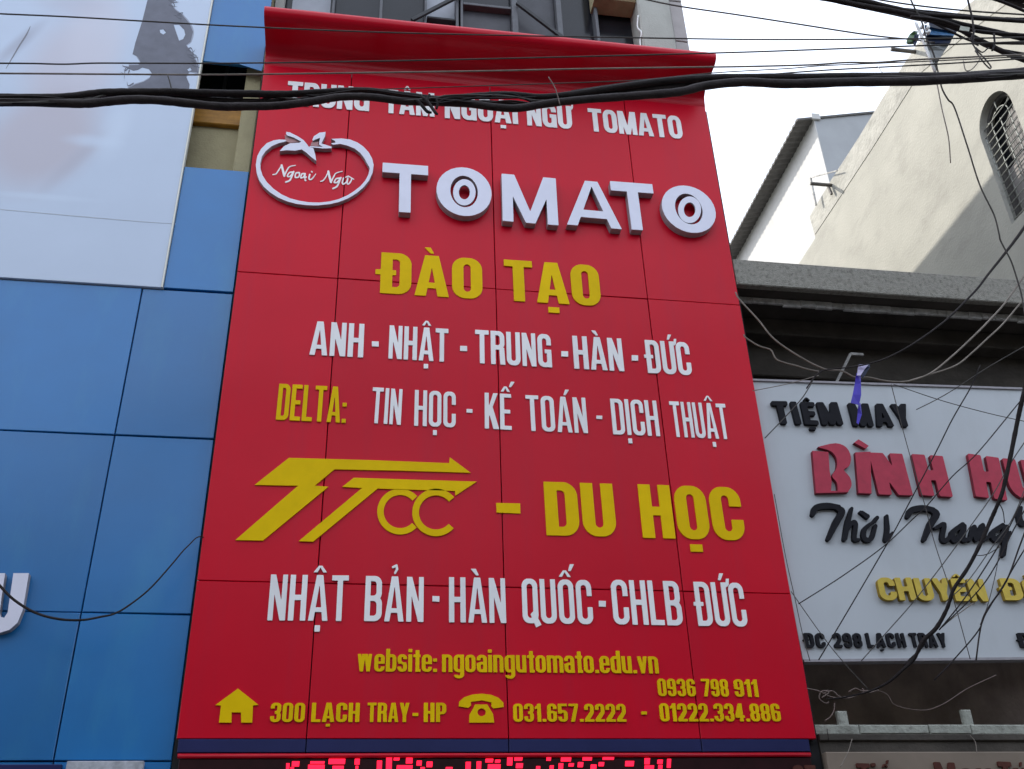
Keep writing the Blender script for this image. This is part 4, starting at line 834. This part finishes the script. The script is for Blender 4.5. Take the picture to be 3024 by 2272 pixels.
# ================================================================== CABLES
def rad(p, rpx): return rpx * (p - CAM).length / F_PX * .97
TH_K = 1.3
def cable(name, pts, y, rpx, m, parent=None, label=None, group=None, sides=8, k=6, wob=0, cat='cable', smooth=True):
    ys = [y] * len(pts) if not hasattr(y, '__len__') else list(np.interp(np.linspace(0, 1, len(pts)), np.linspace(0, 1, len(y)), y))
    P = [Y(p, yv) for p, yv in zip(pts, ys)]
    R = [rad(p, r) for p, r in zip(P, ([rpx] * len(P) if not hasattr(rpx, '__len__') else list(np.interp(np.linspace(0, 1, len(P)), np.linspace(0, 1, len(rpx)), rpx))))]
    if smooth and len(P) > 2: 
        Q = smooth_path(P, k); R = list(np.interp(np.linspace(0, 1, len(Q)), np.linspace(0, 1, len(P)), R)); P = Q
    mb = MB().tube(P, R, sides, 0, wob)
    if parent: return mb.build(name, m, parent)
    c = sum(P, Vector()) / len(P)
    mb.v = [tuple(Vector(v) - c) for v in mb.v]
    return link(name, mb.mesh(name, m), None, c, label, cat, group)
YB = -2.0
cbn = thing('main_cable_bundle', Y((1500, 290), YB), 'thick black cable bundle crossing in front of the red sign', 'cables')
up = [(-60, 288), (103, 290), (206, 287), (264, 280), (323, 275), (441, 273), (520, 273), (595, 275), (721, 277), (848, 278), (943, 273), (1070, 268), (1190, 281), (1281, 292), (1326, 292), (1416, 283), (1507, 280), (1597, 287), (1688, 279), (1823, 259), (1959, 241), (2080, 232), (2200, 230), (2352, 230), (2555, 228), (2787, 228), (2926, 224), (3080, 208)]
lo = [(-60, 303), (103, 303), (235, 307), (294, 303), (382, 295), (470, 297), (558, 306), (650, 315), (721, 315), (816, 313), (911, 302), (1006, 287), (1101, 288), (1200, 300), (1371, 306), (1462, 317), (1529, 320), (1620, 306), (1733, 294), (1869, 284), (2004, 272), (2083, 254), (2194, 243), (2324, 248), (2500, 243), (2700, 240), (2900, 229), (3080, 216)]
c3 = [(-60, 298), (150, 298), (300, 290), (441, 284), (558, 290), (700, 300), (850, 300), (960, 288), (1060, 280), (1200, 288), (1330, 300), (1450, 303), (1560, 310), (1688, 295), (1823, 275), (1959, 262), (2083, 242), (2324, 239), (2700, 236), (3080, 213)]
c4 = [(-60, 293), (103, 297), (206, 296), (300, 283), (441, 279), (595, 281), (721, 279), (848, 282), (943, 280), (1070, 277), (1190, 290), (1281, 300), (1416, 310), (1507, 315), (1650, 298), (1823, 285), (2000, 262), (2120, 245), (2324, 242), (2600, 236), (2850, 233), (3080, 214)]
cable('cable', up, YB, [11, 12, 10, 9.5, 9.5, 10.5, 12, 13], M['cable'], cbn, wob=.05)
cable('cable', lo, YB - .03, [11, 12, 11.5, 11, 11, 12, 13, 12], M['cable'], cbn, wob=.05)
cable('cable', c3, YB + .04, [12, 9, 9, 7, 6, 8, 13, 14], M['cable'], cbn, wob=.06)
cable('cable', c4, YB + .07, [9, 8, 7, 5, 5, 7, 10, 11], M['cable2'], cbn, wob=.06)
cable('cable', [(p[0], p[1] - 7) for p in up[18:]], YB + .05, 5, M['cable'], cbn)
rw = random.Random(21)
for st in range(4):                                   # thin strands wandering round the thick ones
    ph = rw.uniform(0, 6); base = [(a[0], (a[1] * (1 - w_) + np.interp(a[0], [q[0] for q in lo], [q[1] for q in lo]) * w_)) for a in up for w_ in (rw.uniform(.1, .9),)]
    pts = [(x, y + 9 * math.sin(x / rw.uniform(150, 190) + ph) + rw.uniform(-2, 2)) for x, y in base]
    cable('cable', pts, [YB - .07, YB + .05, YB - .07, YB + .05, YB - .07], rw.uniform(2.4, 3.8), M[rw.choice(['cable', 'cable2'])], cbn, sides=6)
# taped joint with loose ends
for a in (((1243, 285), (1262, 300), (1285, 332), (1293, 338)), ((1268, 280), (1262, 300), (1280, 325)), ((1232, 296), (1246, 312), (1262, 330), (1275, 333)), ((1288, 292), (1292, 306), (1289, 322))):
    cable('cable_tail', a, YB - .06, [4, 5, 5, 3], M['cable'], cbn, k=4)
cable('binding_twine', ((1620, 228), (1640, 262), (1654, 310)), YB - .07, 1.6, M['tan'], cbn)
cable('binding_twine', ((495, 222), (502, 245), (507, 266)), YB - .04, 1.8, M['cable2'], cbn)
cable('binding_twine', ((2590, 195), (2604, 212), (2608, 224)), YB, 1.2, M['rod'], cbn)
WG = 'thin wires strung along the street'
def wire(pts, y, r, m, label, **k): return cable('wire', pts, y, r, m, None, label, WG, 6, **k)
wire([(-30, 40), (200, 50), (426, 63), (700, 78), (1100, 95), (1500, 105), (1880, 112), (2200, 117), (2450, 117), (2690, 115), (2900, 113), (3060, 110)], -1.7, 2.1, M['cable2'], 'highest thin wire crossing the poster and the canopy top')
wire([(-30, 187), (95, 188), (190, 190), (280, 187), (400, 187), (700, 187), (1174, 180), (1700, 168), (2109, 157), (2300, 151), (2700, 136), (3060, 122)], -1.8, 2.2, M['cable2'], 'dark wire level with the canopy underside, upper of the close pair')
wire([(-30, 217), (118, 218), (400, 220), (650, 221), (1039, 216), (1446, 210), (1717, 204), (2056, 199), (2200, 197), (2393, 192), (2500, 185), (2588, 185), (2717, 176), (3060, 160)], -1.75, 2.5, M['twine'], 'tan wire just above the main cable bundle along its whole length')
wire([(1000, 270), (1040, 267), (1250, 260), (1450, 253), (1750, 243), (1900, 236), (2104, 216), (2324, 203), (2440, 194), (2700, 183), (3060, 166)], -1.9, 1.6, M['cable2'], 'faint wire rising from the bundle to the upper right of the sign')
wire([(2250, 222), (2324, 216), (2450, 207), (2579, 200), (2800, 188), (3060, 171)], -1.85, 2.1, M['cable2'], 'short wire parting from the bundle against the sky')
wire([(1885, -6), (2000, 18), (2170, 43), (2340, 69), (2560, 103), (2690, 117), (2760, 126)], [.1, -1.7], 2.2, M['cable2'], 'wire slanting down from the building corner across the sky')
wire([(2415, -6), (2550, 25), (2640, 44), (2700, 58), (2750, 66)], -1.5, 2.4, M['cable2'], 'wire slanting under the upper right bundle')
wire([(2560, -6), (2702, 16), (2864, 33), (3060, 46)], -1.5, 2.2, M['cable2'], 'wire running over the upper right bundle near the frame top')
ub = thing('upper_cable_bundle', Y((2800, 60), -1.6), 'heavy black cable bundle at the upper right corner fanning out', 'cables')
for pts, r in (([(2380, -20), (2470, -5), (2550, 6), (2637, 25), (2723, 43), (2767, 46), (2864, 53), (3060, 66)], [9, 9, 8, 6, 5]), ([(2380, -22), (2470, -2), (2550, 14), (2640, 32), (2730, 48), (2832, 72), (2918, 90), (3060, 124)], [9, 9, 9, 8, 7]),
               ([(2380, -14), (2470, 2), (2550, 19), (2650, 36), (2745, 58), (2832, 86), (2875, 110), (2961, 153), (3060, 190)], [7, 8, 8, 7, 8]), ([(2650, 28), (2745, 38), (2864, 50), (2960, 58), (3060, 60)], 6), ([(2690, 50), (2780, 62), (2880, 92), (3060, 108)], 5),
               ([(2745, 62), (2810, 95), (2870, 122), (2930, 128), (3060, 130)], 3), ([(2800, 70), (2870, 108), (2920, 140), (3060, 166)], 4)):
    cable('cable', pts, -1.6 + random.uniform(-.1, .1), r, M['cable'], ub, wob=.06)
for pts in (((2858, 0), (2864, 25), (2872, 60), (2875, 100), (2872, 130)), ((2935, 100), (2937, 130), (2930, 150)), ((2878, 90), (2868, 120), (2890, 135))):
    cable('tie_wire', pts, -1.72, 2.6, M['cable'], ub)
cable('wire_loop', [(2872, 130), (2885, 150), (2900, 165), (2925, 195), (2922, 202), (2905, 185), (2880, 150)], -1.75, 2.0, M['cable2'], ub)
cable('wire_loop', [(2880, 140), (2900, 155), (2915, 145), (2920, 142)], -1.75, 1.8, M['cable2'], ub)
cable('wire_loop', [(2845, 180), (2852, 208), (2870, 205), (2888, 185), (2895, 172)], -1.8, 1.4, M['twine'], ub)
cc_ = thing('corner_cable_bundle', Y((3000, 5), -1.5), 'dark cables at the very top right corner', 'cables')
cable('cable', [(2900, -14), (2960, -6), (3060, 2)], -1.5, 9, M['cable'], cc_, k=3); cable('cable', [(2915, -8), (2970, 10), (3060, 48)], -1.55, 4, M['cable'], cc_, k=3); cable('cable', [(2950, -10), (3000, 12), (3060, 26)], -1.45, 6, M['cable2'], cc_, k=3)

wire([(2686, -8), (2702, 26), (2721, 62), (2738, 120), (2754, 152), (2764, 186), (2771, 217), (2782, 262), (2800, 295), (2819, 319), (2856, 430), (2893, 546), (2935, 634), (2950, 690), (2956, 714), (2985, 770), (3005, 830), (3017, 873), (3030, 950)], [-1.7, -1.2], 2.2, M['cable2'], 'long wire hanging down across the cream wall past the arched window')
wire([(2764, 240), (2770, 262), (2782, 324), (2801, 407), (2807, 481)], -1.6, 1.7, M['twine'], 'short loose wire end dangling before the cream wall')
YR = -.9
z7w = lambda *a: [z7(*p) for p in a]; z8w = lambda *a: [z8(*p) for p in a]
wire(z7w((150, 340), (175, 385), (290, 510), (390, 630), (560, 745), (700, 812), (800, 822), (885, 862), (965, 862), (1060, 882), (1160, 890), (1240, 878), (1350, 835), (1470, 740), (1600, 620), (1700, 520), (1800, 410), (1900, 270), (1960, 180)), YR, 2.6, M['twine'], 'tan wire swagging from the red sign edge past the violet ribbon')
wire(z7w((200, 600), (215, 620), (290, 668), (345, 685), (372, 700), (400, 750), (460, 775), (520, 790), (590, 812), (660, 826)), YR, 2.4, M['twine'], 'kinked tan wire below the swagging one at the red sign edge')
wire(z7w((1200, 888), (1340, 845), (1500, 790), (1600, 712), (1700, 620), (1780, 545), (1850, 465), (1960, 330)), YR + .05, 2.3, M['twine'], 'tan wire doubling the swag towards the right frame edge')
wire(z7w((585, 930), (640, 855), (700, 818), (850, 800), (960, 780), (1080, 742), (1250, 650), (1430, 520), (1560, 395), (1640, 310), (1700, 230), (1800, 105), (1880, 0), (1980, -140)), YR - .1, [2, 2.3, 2.6, 3.2, 4.4], M['cable'], 'black cable climbing from the ribbon to the upper right')
cable('drop_cable', [(3050, 1050), (3024, 1162), (3012, 1210), (3000, 1268), (2981, 1364), (2961, 1451), (2942, 1500), (2927, 1534), (2892, 1613), (2858, 1678), (2818, 1737), (2805, 1775), (2793, 1806), (2764, 1856), (2724, 1895), (2700, 1945), (2665, 1979), (2625, 2014), (2576, 2039), (2530, 2052), (2480, 2062), (2440, 2064)], [-1.2, -.5], [6.5, 6.5, 5.5, 5.5, 5, 6, 4.5, 2.5, 2], M['cable'], None, 'thick black drop cable curving down over the white tailor sign', None, 8, wob=.1)
cable('drop_cable', [(2764, 1856), (2740, 1880), (2724, 1900), (2712, 1925), (2690, 1950), (2670, 1965)], -.62, [2, 5, 6, 4, 6, 3], M['cable'], None, 'short frayed black cable lap near the letters of the address line', None, 8, wob=.2)
TH = [
 (z7w((255, 945), (470, 902), (660, 850)), 1.3, 'twine', 'thin wire from the red sign edge to the swag, above the tailor name'),
 (z7w((625, 880), (600, 925), (550, 1000), (450, 1110), (330, 1235)), 1.6, 'cable2', 'thin wire crossing the left end of the first tailor word'),
 (z7w((1105, 905), (1160, 1120), (1220, 1340), (1310, 1640)) + z8w((1135, 320), (1245, 650), (1345, 1005)), 1.3, 'cable2', 'steep thin wire running the full height of the tailor sign'),
 (z7w((1120, 905), (1400, 1000), (1700, 1082), (1960, 1140)), 1.2, 'cable2', 'thin wire slanting down right above the red letters'),
 (z7w((1960, 650), (1700, 800), (1500, 930), (1380, 1000), (1260, 1060)), 1.3, 'cable2', 'thin wire ending at the last letter of the first tailor line'),
 (z7w((1650, 790), (1592, 925), (1480, 1120), (1380, 1320), (1200, 1662)) + z8w((880, 262), (660, 640), (440, 1010)), 1.7, 'cable', 'dark diagonal wire from above the sign to the address line start'),
 (z7w((1960, 930), (1895, 1010), (1640, 1320), (1480, 1470), (1320, 1655)) + z8w((1000, 170), (830, 330), (580, 510), (320, 675)), 1.5, 'cable', 'long diagonal wire crossing the red letters to the red sign edge'),
 (z7w((1980, 1180), (1850, 1370)) + z8w((1478, 25), (1340, 220), (1180, 440), (1000, 670), (850, 840), (695, 1015)), 1.4, 'cable2', 'diagonal wire passing under the black script to the board foot'),
 (z8w((175, 20), (240, 380), (300, 650), (345, 860), (388, 1015)), 1.3, 'cable2', 'thin wire hugging the red sign edge on the tailor board'),
 (z8w((275, 600), (440, 835), (560, 990), (740, 1190)), 1.4, 'cable2', 'thin wire from the red sign edge down to the balcony rail'),
 (z8w((1700, -40), (1640, 90), (1560, 250), (1420, 480), (1290, 670), (1160, 830)), 1.8, 'cable', 'dark wire fanning from the right edge, leftmost of the fan'),
 (z8w((1700, 60), (1600, 240), (1500, 440), (1390, 600), (1180, 810)), 1.7, 'cable', 'dark wire fanning from the right edge, second of the fan'),
 (z8w((1700, 170), (1640, 330), (1560, 540), (1440, 720), (1405, 830), (1380, 1010)), 2.3, 'cable', 'dark wire fanning from the right edge to the board foot, heaviest of the fan'),
 (z8w((1700, 300), (1620, 430), (1545, 560), (1440, 730), (1390, 840), (1245, 1010), (1130, 1130)), 1.8, 'cable', 'dark wire fanning from the right edge, lowest of the fan'),
 (z8w((1700, -90), (1600, 160), (1480, 330), (1330, 540), (1200, 660)), 1.3, 'cable2', 'grey wire behind the fan over the yellow word'),
 (z8w((1525, 330), (1495, 500), (1450, 680), (1405, 800)), 1.2, 'cable2', 'thin wire dropping from the script tail to the board foot'),
 (z8w((1365, 670), (1240, 760), (1170, 820)), 1.3, 'twine', 'tan wire meeting the frayed cable below the yellow word'),
 (z8w((1370, 382), (1410, 386), (1460, 372), (1520, 335)), 1.3, 'cable2', 'small slack loop of wire beside the black drop cable'),
 (z8w((1515, 70), (1540, 120), (1550, 190)), 1.5, 'cable', 'short wire stub branching off the drop cable'),
 (z8w((490, 1420), (500, 1490)), 1.2, 'cable', 'short black wire end on the balcony rail by the red sign'),
 (z8w((640, 1480), (615, 1560), (570, 1650)), 1.1, 'twine', 'pale wire hanging below the balcony rail'),
 (z8w((1345, 1460), (1375, 1500), (1385, 1565)), 1.1, 'twine', 'pale wire hanging below the second rail post'),
 (z8w((770, 1185), (850, 1215), (900, 1280), (1060, 1310), (1180, 1275), (1330, 1180), (1500, 1100)), 1.1, 'tan', 'faint slack wire sagging in front of the dark balcony'),
]
for i, (p, r, m_, lab) in enumerate(TH): wire(p, -.55 - .03 * (i % 7), r, M[m_], lab, smooth=len(p) > 2)
tg = thing('wire_tangle', Y(z8(500, 1230), -.3), 'tangle of frayed pinkish wires beside the red sign foot', 'wires')
for p in (((370, 1180), (440, 1195), (500, 1225), (560, 1238), (640, 1232), (720, 1198)), ((500, 1192), (455, 1200), (445, 1240), (480, 1268), (500, 1262)), ((535, 1268), (532, 1310), (510, 1350), (478, 1372)), ((470, 1210), (520, 1195), (560, 1225), (590, 1240)), ((540, 1205), (570, 1235), (600, 1228)), ((620, 1200), (660, 1180), (700, 1195), (740, 1192)), ((460, 1235), (500, 1205), (480, 1195)), ((700, 1180), (730, 1205), (800, 1190))):
    cable('loose_wire', z8w(*p), -.3 + random.uniform(-.05, .05), 1.7, M['tan'], tg, sides=6)
cable('wire', [z5(*p) for p in ((-30, 835), (0, 870), (60, 930), (150, 985), (250, 1013), (350, 1018), (430, 1005), (500, 988), (570, 945), (650, 880), (740, 780), (790, 720), (820, 690), (845, 665), (865, 657), (880, 660))], [-.25, -.02], [3.6, 3.6, 2.8, 2, 1.8], M['cable'], None, 'black wire swagging over the blue panels to the red sign edge', None, 8)

# ================================================================== THINGS HUNG IN THE CABLES
rb = thing('violet_ribbon', Y(z7(930, 780), -.95), 'violet plastic ribbon knotted on the swagging wires', 'ribbon')
def strip(parent, name, left, right, y, m, zf, thick=.003, wav=.012):
    mb = MB(); n = len(left); L = [Y(zf(*p), y + wav * math.sin(i * 1.7)) for i, p in enumerate(left)]; R_ = [Y(zf(*p), y + wav * math.cos(i * 1.3)) for i, p in enumerate(right)]
    vs = L + R_ + [v + Vector((0, thick, 0)) for v in L + R_]; fs = []
    for i in range(n - 1):
        fs += [(i, i + 1, n + i + 1, n + i), (2 * n + i, 3 * n + i, 3 * n + i + 1, 2 * n + i + 1), (i, 2 * n + i, 2 * n + i + 1, i + 1), (n + i, n + i + 1, 3 * n + i + 1, 3 * n + i)]
    fs += [(0, n, 3 * n, 2 * n), (n - 1, 3 * n - 1, 4 * n - 1, 2 * n - 1)]
    return mb.add(vs, fs, 0, False).build(name, m, parent)
strip(rb, 'knot', [(905, 785), (900, 815), (895, 850)], [(972, 776), (940, 815), (918, 850)], -.97, M['purplew'], z7)
strip(rb, 'ribbon_tail', [(893, 835), (882, 900), (870, 965), (857, 1018)], [(918, 838), (920, 900), (921, 970), (908, 1032)], -.96, M['purple'], z7)
strip(rb, 'ribbon_tail', [(905, 1020), (900, 1080), (893, 1140)], [(918, 1020), (925, 1090), (905, 1150)], -.93, M['purple'], z7)
strip(rb, 'ribbon_tail', [(940, 790), (925, 830), (925, 870)], [(972, 778), (975, 800), (945, 850)], -.94, M['tarpd'], z7)

ut = thing('folded_blue_tarp', Y(zc(1000, 500), -1.45), 'blue and grey tarp funnel tied in the upper cables', 'tarp')
strip(ut, 'tarp_fold', [(880, 210), (900, 290), (900, 370)], [(1330, 340), (1300, 380), (1270, 440)], -1.45, M['tarpd'], zc, .01, .03)
strip(ut, 'tarp_fold', [(840, 340), (850, 400), (870, 470)], [(1270, 440), (1250, 465), (1230, 490)], -1.46, M['tarpb'], zc, .01, .03)
strip(ut, 'tarp_fold', [(868, 470), (860, 530), (865, 590)], [(1232, 490), (1205, 540), (1180, 590)], -1.45, M['tarpd'], zc, .01, .03)
strip(ut, 'tarp_fold', [(865, 590), (890, 690), (930, 790), (970, 860), (985, 900)], [(1180, 590), (1110, 690), (1050, 790), (1010, 850), (1000, 900)], -1.46, M['tarpg'], zc, .01, .03)
strip(ut, 'tarp_fold', [(920, 800), (950, 850), (975, 960)], [(1040, 800), (1015, 850), (1000, 960)], -1.49, M['cable2'], zc, .01, .01)
strip(ut, 'tarp_fold', [(700, 470), (690, 540), (690, 600)], [(760, 470), (745, 540), (715, 610)], -1.44, M['tarpd'], zc, .01, .02)
gp = thing('green_film_scrap', Y(zc(650, 530), -1.4), 'scrap of green plastic film caught left of the blue tarp', 'scrap')
strip(gp, 'film', [(690, 420), (630, 470), (595, 530), (585, 590), (620, 605)], [(740, 430), (735, 480), (715, 520), (700, 560), (690, 600)], -1.4, M['green'], zc, .004, .03)
wr = thing('white_conduit', Y(zc(850, 640), -1.55), 'white plastic conduit leaning down beside the blue tarp', 'pipe')
a_ = [Y(zc(*p), -1.55) for p in ((715, 315), (800, 520), (880, 730), (975, 980))]
MB().tube(a_, [rad(p, 4.0) for p in a_], 10).build('conduit', M['rod'], wr)
for p in ((845, 310), (790, 385), (870, 400), (825, 475), (880, 460)):
    q = Y(zc(*p), -1.5); MB().tube([q, q + Vector((.02, 0, .035))], .014, 8).build('conduit_clip', M['rod'], wr)
tagp = [Y(zc(*p), -1.75) for p in ((1325, 355), (1450, 375), (1440, 430), (1310, 410))]
cl = thing('cable_tag', tagp[0], 'small pale tag clipped on the upper right cables', 'tag')
MB().add(tagp + [v + Vector((0, .006, 0)) for v in tagp], [(0, 3, 2, 1), (4, 5, 6, 7), (0, 1, 5, 4), (1, 2, 6, 5), (2, 3, 7, 6), (3, 0, 4, 7)]).build('tag_plate', M['railm'], cl)
print('objects', len(bpy.data.objects))
